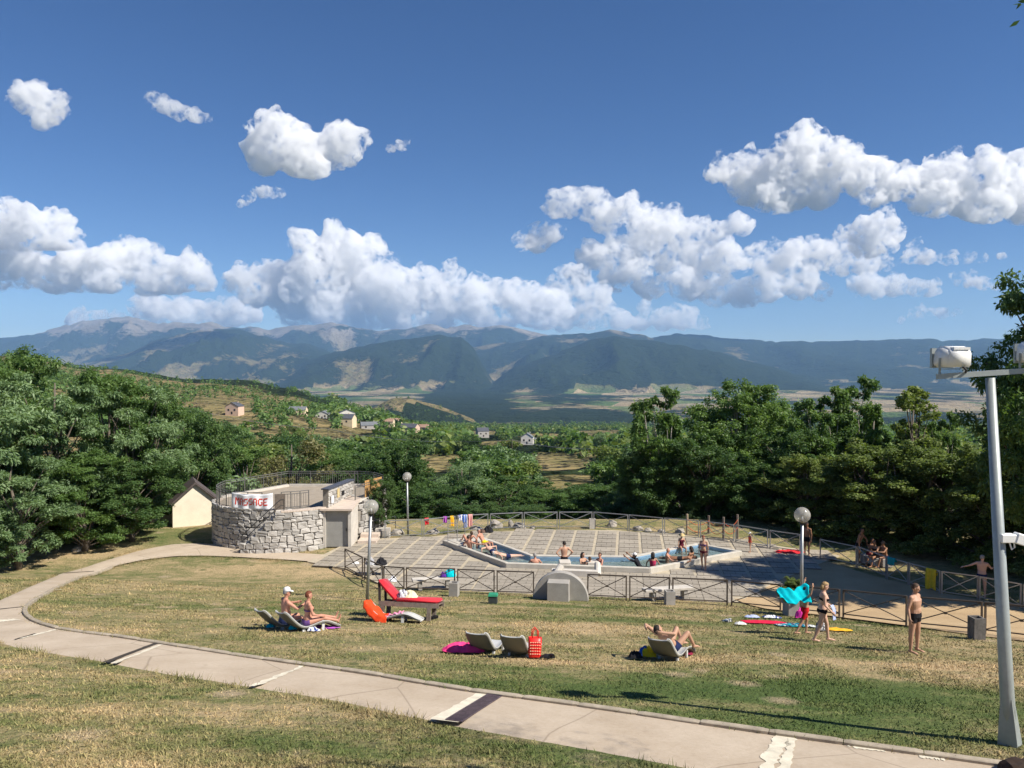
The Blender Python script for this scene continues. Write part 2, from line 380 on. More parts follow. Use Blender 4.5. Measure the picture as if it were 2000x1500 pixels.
# ---- pool terrace: pale bedding with grey slabs laid on it
UX, UY = Vector((.989, -.148, 0)), Vector((.148, .989, 0)); O = pz(1100, 1168)
def uv(p): d = Vector((p[0], p[1], 0)) - Vector((O.x, O.y, 0)); return d.dot(UX), d.dot(UY)
def xy(u, v, z=0.0): q = UX * u + UY * v; return Vector((O.x + q.x, O.y + q.y, z))
PLZ = [(600, 1098), (678, 1112), (735, 1140), (795, 1160), (900, 1160), (1060, 1166), (1250, 1171), (1440, 1178), (1520, 1135), (1640, 1086), (1560, 1073), (1480, 1062), (1400, 1053), (1330, 1046), (1200, 1036), (1040, 1036), (920, 1042), (840, 1049), (690, 1055), (640, 1080)]
PLZ_XY = [pz(*q) for q in PLZ]
def inside(p, poly):
    r = False; n = len(poly)
    for i in range(n):
        a, c_ = poly[i], poly[(i + 1) % n]
        if (a[1] > p[1]) != (c_[1] > p[1]) and p[0] < (c_[0] - a[0]) * (p[1] - a[1]) / (c_[1] - a[1]) + a[0]: r = not r
    return r
m_bed = mat('paving_bed', (.43, .37, .27), .9, .22, 2.5, world_=True)
plaza = MB().prism([(q.x, q.y) for q in PLZ_XY], -.25, .03).build('plaza', m_bed); tag(plaza, 'grey slab paving around the octagonal pool', kind='structure')
m_slab, t, b = nodes('paving_slab'); p = pos_(t); loc = obj_(t)
br = nd(t, 'ShaderNodeTexBrick'); t.links.new(mapping_(t, loc, (1, 1, 1), (0, 0, 0), (.5, .5, 0)), br.inputs['Vector'])
br.inputs['Color1'].default_value = (.335, .295, .235, 1); br.inputs['Color2'].default_value = (.29, .252, .2, 1); br.inputs['Mortar'].default_value = (.13, .11, .085, 1)
br.inputs['Scale'].default_value = 1; br.inputs['Brick Width'].default_value = .52; br.inputs['Row Height'].default_value = .5; br.inputs['Mortar Size'].default_value = .014; br.inputs['Mortar Smooth'].default_value = .3
n1 = noise_(t, p, 1.1, 6, .65); n2 = noise_(t, p, 17, 4, .7)
k = math_(t, 'ADD', math_(t, 'MULTIPLY', n1, .6), math_(t, 'MULTIPLY', n2, .4))
c = mixc(t, 1.0, br.outputs['Color'], ramp_(t, k, [(.25, .58), (.5, 1.0), (.75, 1.35)]), 'MULTIPLY')
f = math_(t, 'MULTIPLY_ADD', rnd_(t), .24, .88); cc = nd(t, 'ShaderNodeCombineColor')
for i in range(3): t.links.new(f, cc.inputs[i])
c = mixc(t, 1.0, c, cc.outputs[0], 'MULTIPLY'); t.links.new(c, b.inputs['Base Color'])
t.links.new(ramp_(t, n1, [(.35, .9), (.7, .6)]), b.inputs['Roughness']); bump_(t, b, k, .25, .01)
slab_mesh = MB().box((0, 0, 0), (1, 1, 1)).mesh('paving_slab'); slab_mesh.materials.append(m_slab)

POOL = [(864, 1055), (940, 1047), (1041, 1083), (1232, 1085), (1362, 1060), (1450, 1076), (1270, 1110), (988, 1100)]     # outer rim, seen clockwise from the left tip
RIM_Z = .29
POOL_XY = [pz(px, py, RIM_Z) for px, py in POOL]
def slab(u, v, du, dv):
    o = link(bpy.data.objects.new('paving_slab', slab_mesh), plaza); o.location = xy(u, v, .032 + rng.uniform(-.003, .003)); o.rotation_euler = (0, 0, math.atan2(UX.y, UX.x)); o.scale = (du, dv, .05)
n_slab = 0
for j in range(-3, 14):
    v = .7 + j * 1.0
    front = v < 4.6
    for i in range(-14, 14):
        u = i * 1.22 + .3
        q = xy(u, v)
        if not inside(q, PLZ_XY) or inside(q, POOL_XY): continue
        if front and u > -4.2:
            for h in (-.25, .25): slab(u, v + h, 1.2, .475); n_slab += 1
        else: slab(u, v, 1.05, .925); n_slab += 1
print('slabs', n_slab)

# ---- grass tufts standing on the lawn (uncountable)
nb = 330000
bx_, by_ = [], []
Y_ = 8.5 + 25 * nr.random(nb * 2) ** 1.7; Xw = (nr.random(nb * 2) * 2 - 1) * (Y_ * .70 + 1.5)
from_path = np.zeros(len(Y_), bool)
ring = np.concatenate([inn, out[::-1]])
def inside_np(x, y, P):
    r = np.zeros(len(x), bool); n = len(P)
    for i in range(n):
        a, c_ = P[i], P[(i + 1) % n]
        cond = ((a[1] > y) != (c_[1] > y)) & (x < (c_[0] - a[0]) * (y - a[1]) / (c_[1] - a[1] + 1e-12) + a[0]); r ^= cond
    return r
jit = nr.normal(0, .05, (2, len(Y_)))
bad = inside_np(Xw + jit[0], Y_ + jit[1], ring) | inside_np(Xw, Y_, np.array([q[:2] for q in PLZ_XY])) | inside_np(Xw, Y_, np.array([gp(*q)[:2] for q in GRAV]))
Xw, Y_ = Xw[~bad][:nb], Y_[~bad][:nb]
dens = fbm(Xw * .9, Y_ * .9, 4, 77); keep = nr.random(len(Xw)) < np.clip(.25 + 2.2 * (dens - .35), .15, 1); Xw, Y_ = Xw[keep], Y_[keep]; nb = len(Xw)
hgt = (.018 + .034 * nr.random(nb) ** 2) * (.9 + Y_ / 60) * np.where(nr.random(nb) < .02, 1.8, 1); ang = nr.random(nb) * 2 * np.pi; wid = (.005 + .005 * nr.random(nb)) * (1 + Y_ / 22)
base = np.stack([Xw, Y_, gz_np(Xw, Y_) + .05 * (fbm(Xw * .35, Y_ * .35, 3, 40) - .5) - .035], -1)
sd = np.stack([np.cos(ang), np.sin(ang), 0 * ang], -1) * wid[:, None]; ln = nr.normal(0, .6, (nb, 2)) * hgt[:, None]
tip = base + np.concatenate([ln, hgt[:, None]], -1)
V = np.stack([base - sd, base + sd, tip], 1).reshape(-1, 3)
me = np_mesh('grass', V, np.arange(3 * nb).reshape(-1, 3), m_blade); fattr(me, 'tint', np.repeat(nr.random(nb), 3))
tag(link(bpy.data.objects.new('grass', me)), 'short dry and green grass blades covering the lawn', 'grass', kind='stuff')

# taller tufts along the path edges and round the posts
ne = 26000; side = nr.random(ne) < .5; q = nr.integers(0, NP_, ne); base2 = np.where(side[:, None], inn[q], out[q]); away = np.where(side[:, None], inn[q] - out[q], out[q] - inn[q]); away /= np.linalg.norm(away, axis=1)[:, None]
base2 = base2 + away * (np.abs(nr.normal(0, .16, ne)) - .02 + .09 * side)[:, None] + nr.normal(0, .09, (ne, 2)); pat = fbm(base2[:, 0] * 1.1, base2[:, 1] * 1.1, 3, 91); ok = (nr.random(ne) < np.clip((pat - .38) * 5, 0, 1)) & (base2[:, 1] > 7); base2 = base2[ok]; ne = len(base2)
he = .03 + .12 * nr.random(ne) ** 2; an = nr.random(ne) * 6.28; b3 = np.concatenate([base2, (gz_np(base2[:, 0], base2[:, 1]) - .01)[:, None]], 1); sd = np.stack([np.cos(an), np.sin(an), 0 * an], -1) * (.006 + .005 * nr.random(ne))[:, None]; tp3 = b3 + np.concatenate([nr.normal(0, .45, (ne, 2)) * he[:, None], he[:, None]], 1)
me = np_mesh('edge_grass', np.stack([b3 - sd, b3 + sd, tp3], 1).reshape(-1, 3), np.arange(3 * ne).reshape(-1, 3), m_blade); fattr(me, 'tint', np.repeat(nr.random(ne) * .7, 3)); tag(link(bpy.data.objects.new('edge_grass', me)), 'ragged grass tufts creeping over the path edges', 'grass', kind='stuff')

# ================================================================ TERRAIN to the horizon
YN = np.array([40, 47, 53, 62, 80, 100, 150, 200, 300, 500, 800, 1300, 2000, 3000, 3800, 7800, 40000.])
CEN = [10.3, 10.4, 11.8, 14.0, 17.0, 19.5, 25, 30, 39, 54, 75, 112, 160, 225, 279, 282, 282]
TAB = {-700: CEN[:6] + [20, 22, 22, 14, -10, -60, -80, 60, 279, 282, 282],
       0: CEN[:6] + [22, 24, 25, 18, 4, -18, 0, 130, 279, 282, 282],
       200: CEN[:6] + [22, 25, 28, 26, 18, 5, 25, 150, 279, 282, 282],
       380: CEN[:6] + [23, 26, 31, 34, 32, 23, 60, 180, 279, 282, 282],
       480: CEN[:6] + [24, 27, 33, 35.5, 37, 25, 70, 190, 279, 282, 282],
       560: CEN[:6] + [24, 28, 35, 38, 43, 37, 85, 200, 279, 282, 282],
       640: CEN[:6] + [24, 29, 36, 42, 48, 56, 110, 208, 279, 282, 282],
       720: CEN[:6] + [25, 30, 38, 46, 56, 76, 130, 215, 279, 282, 282],
       830: CEN[:6] + [25, 30, 39, 52, 70, 105, 152, 222, 279, 282, 282],
       1000: CEN, 2700: CEN}
KEYS = sorted(TAB)
def base_drop(px, Yv):
    cols = np.array([np.interp(np.log(Yv), np.log(YN), TAB[k]) for k in KEYS]); out_ = np.zeros_like(Yv)
    pos = np.clip(np.interp(px, KEYS, np.arange(len(KEYS))), 0, len(KEYS) - 1.0001); i = pos.astype(int); f = pos - i; f = f * f * (3 - 2 * f)
    a = np.arange(len(Yv)); return cols[i, a] * (1 - f) + cols[i + 1, a] * f
RIDGES = [  # crest in the photo, distance of crest and of foot
    ([(-500, 640), (0, 660), (60, 655), (130, 632), (180, 624), (250, 617), (300, 628), (390, 632), (410, 628), (450, 637), (520, 640), (600, 635), (650, 630), (740, 647), (790, 642), (840, 633), (870, 640), (920, 633), (950, 638), (980, 632), (1050, 650), (1150, 662), (1700, 690), (2500, 690)], 20500, 14500, .20),
    ([(-500, 700), (150, 712), (240, 692), (300, 667), (370, 650), (420, 642), (480, 646), (540, 664), (600, 672), (660, 690), (760, 720), (850, 760), (3000, 800)], 14500, 9800, .22),
    ([(-600, 800), (440, 792), (530, 745), (600, 704), (650, 687), (740, 669), (800, 661), (860, 652), (900, 657), (925, 680), (960, 742), (1000, 780), (3000, 800)], 11500, 8400, .2),
    ([(-600, 800), (700, 720), (860, 690), (950, 672), (1000, 668), (1060, 656), (1150, 650), (1190, 643), (1260, 655), (1400, 700), (3000, 760)], 15500, 10500, .18),
    ([(-600, 800), (925, 780), (955, 750), (1000, 717), (1080, 692), (1150, 663), (1200, 655), (1280, 665), (1400, 687), (1520, 720), (1620, 750), (1720, 785), (3000, 800)], 10800, 8000, .13),
    ([(-600, 800), (1150, 690), (1260, 658), (1330, 652), (1420, 660), (1530, 668), (1600, 665), (1700, 664), (1750, 661), (1850, 664), (1950, 661), (2500, 650)], 16500, 10500, .13),
    ([(-600, 800), (1500, 790), (1600, 740), (1700, 735), (1850, 742), (2000, 760), (2500, 770)], 12000, 9000, .16),
    ([(-600, 900), (690, 830), (730, 792), (765, 776), (800, 775), (840, 786), (880, 800), (925, 818), (960, 840), (3000, 900)], 3300, 2700, .12),
]
NU, NY = 720, 340
U = np.linspace(-.98, .98, NU); YY = np.exp(np.linspace(math.log(40), math.log(24500), NY))
UU, YG = np.meshgrid(U, YY); px = 1000 + F * UU.ravel(); Yv = YG.ravel(); Xv = UU.ravel() * Yv
Zt = CAMZ - base_drop(px, Yv)
und = (fbm(Xv / 90, Yv / 90, 4, 8) - .5); Zt += und * np.clip((Yv - 70) / 500, 0, 1) * np.where(Yv > 3600, 2, 9)
forest = np.clip(.52 + .9 * (fbm(Xv / 260, Yv / 420, 4, 21) - .5), 0, 1); bare = np.zeros_like(Zt); field = np.clip((Yv - 3300) / 600, 0, 1)
hillw = np.clip((760 - px) / 200, 0, 1) * np.clip((Yv - 350) / 200, 0, 1) * np.clip((3000 - Yv) / 500, 0, 1)
forest -= .25 * hillw * np.clip((1250 - Yv) / 300, 0, 1); forest += .6 * hillw * np.clip((Yv - 1150) / 200, 0, 1)
forest += .28 * np.clip((px - 700) / 200, 0, 1) * np.clip((3300 - Yv) / 300, 0, 1)
for k, (cr, Yc, Yf, amp) in enumerate(RIDGES):
    cr = np.array(cr); wob = 1 + .10 * (fbm(px / 130., px * 0 + k, 3, 60 + k) - .5)
    yc = np.interp(px, cr[:, 0], cr[:, 1]) + (3.2 if Yc > 5000 else 1.) * (fbm(px / 26., px * 0 + 9 * k, 4, 30 + k) - .5) * 2
    Ycr = Yc * wob; foot = CAMZ - base_drop(px, Yv) - 3
    zc = CAMZ + (HOR - yc) / F * Ycr
    t_ = (Yv - Yf) / (Ycr - Yf); tt = np.clip(t_, 0, 1)
    sc_ = (Yc - Yf) / 3.2
    rg = fbm(Xv / sc_ * 1.5 + 3.1 * k, Yv / sc_ * .55, 5, 90 + 7 * k, True); rg2 = fbm(Xv / sc_ * 4, Yv / sc_ * 3, 4, 190 + k, True)
    shape = tt ** 1.25 * (3 - tt) / 2 + (rg - .62) * 9.0 * amp * tt * (1 - tt) * (1.3 - tt) * 2 + (rg2 - .6) * 1.3 * amp * tt * (1.08 - tt)
    zr = foot + (zc - foot) * np.clip(shape, -.02, 1.02)
    zr = np.where(t_ > 1, zc - (Yv - Ycr) * .35, zr)
    zr = np.where((t_ < 0) | (zc < foot + 10), -9e9, zr)
    up = zr > Zt
    Zt = np.where(up, zr, Zt)
    hh = np.clip(shape, 0, 1)
    if Yc > 5000:
        rel = (zr + 280) / 1600
        fo = (.66 if k in (0, 1, 2, 3) else .70) - 1.5 * np.clip(rel - .56, 0, 1) + .55 * (rg - .6) + .9 * (fbm(Xv / 700, Yv / 1400, 4, 300 + k) - .5) - .75 * np.clip(.12 - hh, 0, .12) / .12
        if k in (4, 5): fo += .16
        forest = np.where(up, np.clip(fo, 0, 1), forest); bare = np.where(up, np.clip((rel - .36) * 3, 0, 1), bare); field = np.where(up, field * np.clip(1 - hh * 5, 0, 1), field)
    else:
        forest = np.where(up, np.where(fbm(Xv / 150, Yv / 300, 3, 5) > .56, 1, .1), forest); field = np.where(up, 0, field)
river = np.exp(-((px - 905 - (Yv - 4500) * .004) / 62) ** 2) * np.clip((Yv - 3400) / 500, 0, 1) * np.clip((9500 - Yv) / 600, 0, 1)
forest = np.clip(np.where(field > .3, .40 + .9 * (fbm(Xv / 420, Yv / 900, 4, 33) - .5) + .02 + .28 * np.clip((5200 - Yv) / 1200, 0, 1) + .8 * river, forest), 0, 1)
CLEAR = [(850, 905, 75, 14), (1085, 903, 60, 16), (1120, 943, 70, 14), (1060, 852, 45, 5), (700, 835, 40, 8), (440, 800, 60, 20), (1170, 848, 50, 6), (940, 846, 40, 4), (640, 848, 35, 7), (990, 866, 50, 5), (1180, 885, 40, 7), (520, 850, 40, 8)]
pyv = HOR + (CAMZ - Zt) / Yv * F
for a, c_, e, f_ in CLEAR:                                 # open meadows on the slope
    w = np.clip(1.6 - np.hypot((px - a) / e, (pyv - c_) / f_), 0, 1) * (Yv < 3300); forest = forest * (1 - w) + .06 * w
ix = np.arange(NU * NY).reshape(NY, NU); Q = np.stack([ix[:-1, :-1], ix[:-1, 1:], ix[1:, 1:], ix[1:, :-1]], -1).reshape(-1, 4)
m_terr, t, b = nodes('terrain'); p = pos_(t)
fa = nd(t, 'ShaderNodeAttribute', attribute_name='forest').outputs['Fac']; ba = nd(t, 'ShaderNodeAttribute', attribute_name='bare').outputs['Fac']; fi = nd(t, 'ShaderNodeAttribute', attribute_name='field').outputs['Fac']
nA = noise_(t, p, .012, 6, .7); nB = noise_(t, p, .0016, 7, .68); nC = noise_(t, p, .09, 5, .7)
mea = ramp_(t, math_(t, 'ADD', math_(t, 'MULTIPLY', nA, .6), math_(t, 'MULTIPLY', nC, .4)), [(.36, (.085, .10, .035)), (.47, (.18, .155, .07)), (.58, (.27, .205, .10)), (.68, (.33, .26, .14))])
bar_ = ramp_(t, nB, [(.35, (.19, .155, .11)), (.55, (.29, .245, .185)), (.7, (.38, .33, .265))])
vo = nd(t, 'ShaderNodeTexVoronoi'); vo.inputs['Scale'].default_value = 1; t.links.new(mapping_(t, p, (1 / 330, 1 / 520, 0), (0, 0, .3)), vo.inputs['Vector'])
sep = nd(t, 'ShaderNodeSeparateColor'); t.links.new(vo.outputs['Color'], sep.inputs[0])
fld = ramp_(t, sep.outputs[0], [(0, (.36, .28, .16)), (.25, (.27, .22, .115)), (.42, (.15, .19, .065)), (.62, (.42, .33, .19)), (.75, (.10, .155, .045)), (.9, (.32, .27, .16))])
fld.node.color_ramp.interpolation = 'CONSTANT'
c = mixc(t, ba, mea, bar_); c = mixc(t, fi, c, fld)
k = math_(t, 'ADD', fa, math_(t, 'MULTIPLY', math_(t, 'SUBTRACT', math_(t, 'ADD', math_(t, 'MULTIPLY', nA, .45), math_(t, 'MULTIPLY', nB, .55)), .5), 1.5))
fm = ramp_(t, k, [(.46, 0.0), (.54, 1.0)])
fcol = ramp_(t, nC, [(.3, (.011, .02, .008)), (.7, (.032, .048, .018))])
c = mixc(t, fm, c, fcol); t.links.new(c, b.inputs['Base Color']); b.inputs['Roughness'].default_value = 1; b.inputs['Specular IOR Level'].default_value = .05
bump_(t, b, math_(t, 'ADD', math_(t, 'MULTIPLY', nB, 8), math_(t, 'ADD', nA, math_(t, 'MULTIPLY', fm, .4))), .9, 40)
me = np_mesh('terrain', np.stack([Xv, Yv, Zt], -1), Q, m_terr, True)
for n_, a_ in (('forest', forest), ('bare', bare), ('field', field)): fattr(me, n_, a_)
tag(link(bpy.data.objects.new('terrain', me)), 'wooded hills, wide valley and mountain range behind', kind='structure')
ZG = Zt.reshape(NY, NU)
def tz(x, y):                                              # terrain height under a point
    u = np.clip((x / y + .98) / 1.96 * (NU - 1), 0, NU - 1.001); v = np.clip(math.log(max(y, 40) / 40) / math.log(24500 / 40) * (NY - 1), 0, NY - 1.001)
    i, j = int(u), int(v); a, c_ = u - i, v - j
    return float(ZG[j, i] * (1 - a) * (1 - c_) + ZG[j, i + 1] * a * (1 - c_) + ZG[j + 1, i] * (1 - a) * c_ + ZG[j + 1, i + 1] * a * c_)
print('land', round(time.time() - T0, 1))
# ================================================================ AIR: haze box, clouds
def volume_mat(name, color, density, aniso):
    m = bpy.data.materials.new(name); m.use_nodes = True; t = m.node_tree; t.nodes.clear()
    o = t.nodes.new('ShaderNodeOutputMaterial'); v = t.nodes.new('ShaderNodeVolumePrincipled')
    v.inputs['Color'].default_value = (*color, 1); v.inputs['Density'].default_value = density; v.inputs['Anisotropy'].default_value = aniso
    t.links.new(v.outputs[0], o.inputs['Volume']); return m
m_haze = volume_mat('haze', (.34, .60, 1.0), 3.3e-5, .0)
hz = MB().box((0, 11000, 560), (60000, 30000, 1800)).build('haze', m_haze); tag(hz, 'pale blue haze filling the valley air', kind='stuff')

def cloud_mat(dens, D, lim=(.475, .545), sc=15):
    m = volume_mat('cloud_vapour', (.9995, .9995, .9995), dens / D, .15); t = m.node_tree; v = t.nodes['Principled Volume']
    p = pos_(t); n1 = noise_(t, p, F / D / sc, 6, .6, .5)
    n1 = math_(t, 'ADD', math_(t, 'MULTIPLY', n1, .62), math_(t, 'MULTIPLY', noise_(t, p, F / D / 48, 2, .5), .38))
    d = ramp_(t, n1, [(lim[0], 0.0), (lim[1], 1.0)])
    t.links.new(math_(t, 'MULTIPLY', d, dens / D * 1.55), v.inputs['Density'])
    return m
_bm = bmesh.new(); bmesh.ops.create_icosphere(_bm, subdivisions=2, radius=1)
ICO_V = np.array([v.co[:] for v in _bm.verts]); ICO_F = np.array([[v.index for v in f.verts] for f in _bm.faces]); _bm.free()
crng = random.Random(8)
def cloud(label, D, base_py, blobs, lev=2, voxel=4.6, dens=105.0, flat=.45, rs=1.04):
    sph = []
    def rec(c, r, l):
        if l == 0 or r / D * F < 7: return
        for k in range({3: 9, 2: 9, 1: 8}[l]):
            while 1:
                n = np.array([crng.gauss(0, 1), crng.gauss(0, 1), crng.gauss(0, 1)]); n /= np.linalg.norm(n)
                if n[2] > -.45: break
            r2 = r * crng.uniform(.3, .52); c2 = c + n * r * crng.uniform(.78, 1.02); sph.append((c2, r2)); rec(c2, r2, l - 1)
    for px, py, r in blobs:
        Dj = D * (1 + crng.uniform(-.02, .02)); c = np.array(at(px, py, Dj)); rr = r * rs / F * D; sph.append((c, rr)); rec(c, rr, lev)
    V = np.concatenate([ICO_V * r + c for c, r in sph]); Fc = np.concatenate([ICO_F + i * len(ICO_V) for i in range(len(sph))])
    ob = link(bpy.data.objects.new('cloud', np_mesh('cloud', V, Fc)))
    md = ob.modifiers.new('r', 'REMESH'); md.mode = 'VOXEL'; md.voxel_size = voxel / F * D
    me = bpy.data.meshes.new_from_object(ob.evaluated_get(bpy.context.evaluated_depsgraph_get())); ob.modifiers.clear(); old = ob.data; ob.data = me; bpy.data.meshes.remove(old)
    co = np.empty(len(me.vertices) * 3, np.float32); me.vertices.foreach_get('co', co); co = co.reshape(-1, 3)
    zb = at(1000, base_py, D).z; lo = co[:, 2] < zb; co[lo, 2] = zb - (zb - co[lo, 2]) * flat
    co += (np.stack([vnoise(co[:, 1] / D * F / 5 + k, co[:, 2] / D * F / 5 + co[:, 0] / D * F / 7, 70 + k) for k in range(3)], -1) - .5) * (4.5 / F * D)
    me.vertices.foreach_set('co', co.ravel()); me.update()
    me.materials.clear(); me.materials.append(cloud_mat(dens, D))
    me.name = 'cloud'; tag(ob, label, 'cloud', 'white clouds in the blue sky', 'thing')
    return len(me.polygons)
n = 0
n += cloud('compact white cloud shaped like two humps, alone in the upper sky', 12500, 345, [(540, 285, 48), (560, 262, 32), (590, 305, 46), (630, 300, 40), (672, 285, 42), (690, 275, 28), (515, 310, 34), (610, 335, 30), (495, 275, 14)])
n += cloud('small ragged cloud near the upper left corner', 13000, 250, [(60, 195, 34), (92, 215, 32), (80, 240, 18), (40, 185, 20), (115, 210, 16)], dens=70)
n += cloud('thin slanting streak of cloud high on the left', 13000, 245, [(295, 195, 16), (320, 206, 17), (350, 220, 17), (380, 227, 15), (405, 230, 11)], 2, dens=70)
n += cloud('tiny detached puff right of the two humped cloud', 12800, 300, [(762, 291, 9), (780, 284, 11), (793, 281, 7)], 2, 1.5, dens=90)
n += cloud('faint torn wisp under the two humped cloud', 11300, 405, [(470, 398, 9), (480, 391, 10), (490, 385, 11), (505, 379, 11), (520, 375, 12), (535, 376, 11), (548, 378, 9)], 2, 1.6, dens=85)
n += cloud('rounded white cloud bank cut by the left frame edge', 27000, 485, [(-20, 440, 55), (30, 435, 40), (75, 455, 42), (110, 440, 30), (130, 460, 26), (40, 470, 30), (20, 415, 20), (-60, 460, 50)])
n += cloud('long lumpy cloud bank low on the left', 29000, 570, [(-20, 530, 42), (45, 525, 40), (90, 535, 38), (150, 530, 45), (200, 535, 45), (255, 520, 42), (290, 512, 34), (330, 540, 42), (380, 530, 34), (400, 550, 24), (290, 560, 30), (110, 550, 32), (-60, 540, 40), (395, 520, 16)])
n += cloud('towering white cumulus above the central peaks', 27500, 640, [(640, 520, 58), (600, 550, 56), (680, 500, 48), (655, 480, 32), (700, 530, 50), (500, 560, 42), (470, 545, 24), (540, 540, 34), (745, 570, 52), (800, 575, 44), (830, 560, 36), (880, 560, 34), (880, 520, 15), (878, 535, 18), (920, 590, 44), (980, 585, 36), (1020, 590, 42), (1080, 600, 40), (580, 600, 46), (650, 600, 52), (720, 615, 44), (850, 610, 42), (960, 620, 36), (1060, 620, 32), (790, 625, 36)])
n += cloud('low cream cloud rising behind the left summit', 33000, 636, [(150, 624, 20), (185, 620, 16), (225, 618, 18), (275, 600, 26), (310, 605, 30), (350, 615, 30), (400, 612, 26), (450, 612, 32), (490, 618, 24), (430, 635, 16)], 2)
n += cloud('broad cloud field spreading over the right valley', 30500, 600, [(1050, 470, 32), (1020, 475, 22), (1080, 455, 24), (1110, 395, 38), (1150, 400, 40), (1085, 405, 28), (1180, 425, 40), (1220, 410, 34), (1255, 435, 38), (1300, 430, 36), (1320, 412, 20), (1350, 455, 38), (1395, 455, 30), (1450, 440, 28), (1160, 500, 34), (1210, 490, 42), (1250, 500, 48), (1300, 500, 48), (1360, 505, 46), (1420, 505, 42), (1480, 500, 36), (1530, 505, 42), (1590, 500, 40), (1640, 510, 40), (1690, 512, 34), (1725, 517, 22), (1200, 540, 40), (1270, 555, 40), (1340, 555, 44), (1400, 570, 38), (1450, 580, 32), (1500, 560, 38), (1560, 555, 40), (1600, 570, 24), (1230, 520, 40), (1650, 480, 22), (1130, 540, 30)], rs=.86, dens=85)
n += cloud('pale cloud stacked just above the middle ridges', 28500, 650, [(1120, 560, 40), (1165, 585, 34), (1090, 580, 32), (1150, 615, 36), (1210, 625, 26), (1250, 632, 20), (1295, 625, 28), (1335, 622, 30), (1370, 632, 16), (1100, 625, 30), (1260, 600, 16)], 2, rs=.9, dens=80)
n += cloud('tall white cloud high on the right', 15000, 415, [(1570, 280, 34), (1590, 265, 20), (1530, 310, 38), (1570, 325, 42), (1480, 330, 38), (1440, 335, 28), (1410, 330, 26), (1395, 345, 14), (1640, 310, 34), (1655, 290, 18), (1620, 345, 40), (1500, 375, 42), (1460, 365, 38), (1550, 375, 38), (1680, 350, 36), (1720, 340, 28), (1725, 320, 15), (1745, 365, 30), (1700, 385, 26), (1600, 385, 28), (1520, 405, 24)])
n += cloud('heavy white cloud running off the right frame edge', 15500, 430, [(1780, 360, 36), (1820, 350, 34), (1850, 335, 30), (1880, 350, 42), (1930, 335, 36), (1940, 320, 20), (1900, 385, 46), (1960, 380, 46), (2010, 400, 46), (1830, 390, 36), (1930, 410, 40), (1800, 395, 28), (2050, 390, 50), (1860, 310, 20), (1985, 312, 20)])
n += cloud('grey white cloud below the tall right one', 27500, 500, [(1690, 450, 28), (1720, 440, 28), (1745, 455, 24), (1660, 455, 18), (1710, 475, 30), (1690, 490, 26), (1640, 460, 14)], 2)
n += cloud('flat streak of cloud at mid height on the right', 27500, 515, [(1780, 503, 16), (1810, 506, 17), (1850, 508, 17), (1890, 505, 15), (1920, 504, 11), (1955, 499, 8), (1785, 480, 14)], 2, 1.6, dens=90)
n += cloud('loose puff of cloud low on the right', 29500, 585, [(1680, 560, 22), (1710, 565, 22), (1745, 560, 22), (1790, 562, 20), (1815, 565, 17), (1700, 545, 16)], 2, dens=80)
n += cloud('faint veil of cloud near the right tree', 29500, 570, [(1870, 545, 14), (1895, 550, 15), (1920, 555, 13), (1945, 558, 10)], 2, 1.6, dens=85)
n += cloud('low wisps of cloud over the right plateau', 30500, 632, [(1760, 625, 8), (1785, 615, 11), (1800, 605, 10), (1840, 612, 12), (1870, 612, 9), (1800, 612, 10), (1820, 610, 10)], 2, 1.5, dens=60)
print('clouds', n, round(time.time() - T0, 1))
# ================================================================ TREES
def leaf_mat(name, dark, mid_, light, trans=.38):
    m, t, b = nodes(name); a = nd(t, 'ShaderNodeAttribute', attribute_name='tint').outputs['Fac']
    n = noise_(t, obj_(t), .55, 3); k = math_(t, 'ADD', math_(t, 'MULTIPLY', a, .65), math_(t, 'MULTIPLY', n, .35))
    k = math_(t, 'ADD', k, math_(t, 'MULTIPLY_ADD', rnd_(t), .16, -.08))
    c = ramp_(t, k, [(.15, dark), (.5, mid_), (.85, light)])
    t.links.new(c, b.inputs['Base Color']); b.inputs['Roughness'].default_value = .5; b.inputs['Specular IOR Level'].default_value = .3
    tr = nd(t, 'ShaderNodeBsdfTranslucent'); t.links.new(mixc(t, 1.0, c, (1.25, 1.3, .6), 'MULTIPLY'), tr.inputs['Color'])
    mx = nd(t, 'ShaderNodeMixShader'); mx.inputs[0].default_value = trans
    t.links.new(b.outputs[0], mx.inputs[1]); t.links.new(tr.outputs[0], mx.inputs[2]); t.links.new(mx.outputs[0], t.nodes['Material Output'].inputs['Surface'])
    return m
L = {'pale': leaf_mat('pale_leaf', (0.094, 0.160, 0.066), (0.188, 0.282, 0.132), (0.319, 0.423, 0.226)),
     'mid': leaf_mat('green_leaf', (0.056, 0.113, 0.029), (0.113, 0.197, 0.054), (0.208, 0.301, 0.094)),
     'dark': leaf_mat('dark_leaf', (0.040, 0.084, 0.026), (0.079, 0.147, 0.045), (0.156, 0.232, 0.078)),
     'olive': leaf_mat('olive_leaf', (0.075, 0.113, 0.030), (0.160, 0.217, 0.059), (0.282, 0.330, 0.113)),
     'brown': leaf_mat('dry_leaf', (0.113, 0.113, 0.047), (0.208, 0.197, 0.084), (0.319, 0.301, 0.151))}
m_bark = mat('bark', (.14, .115, .09), .95, .45, 5, bump=.5)
m_pbark = mat('pale_bark', (.34, .31, .26), .9, .4, 4, bump=.4)

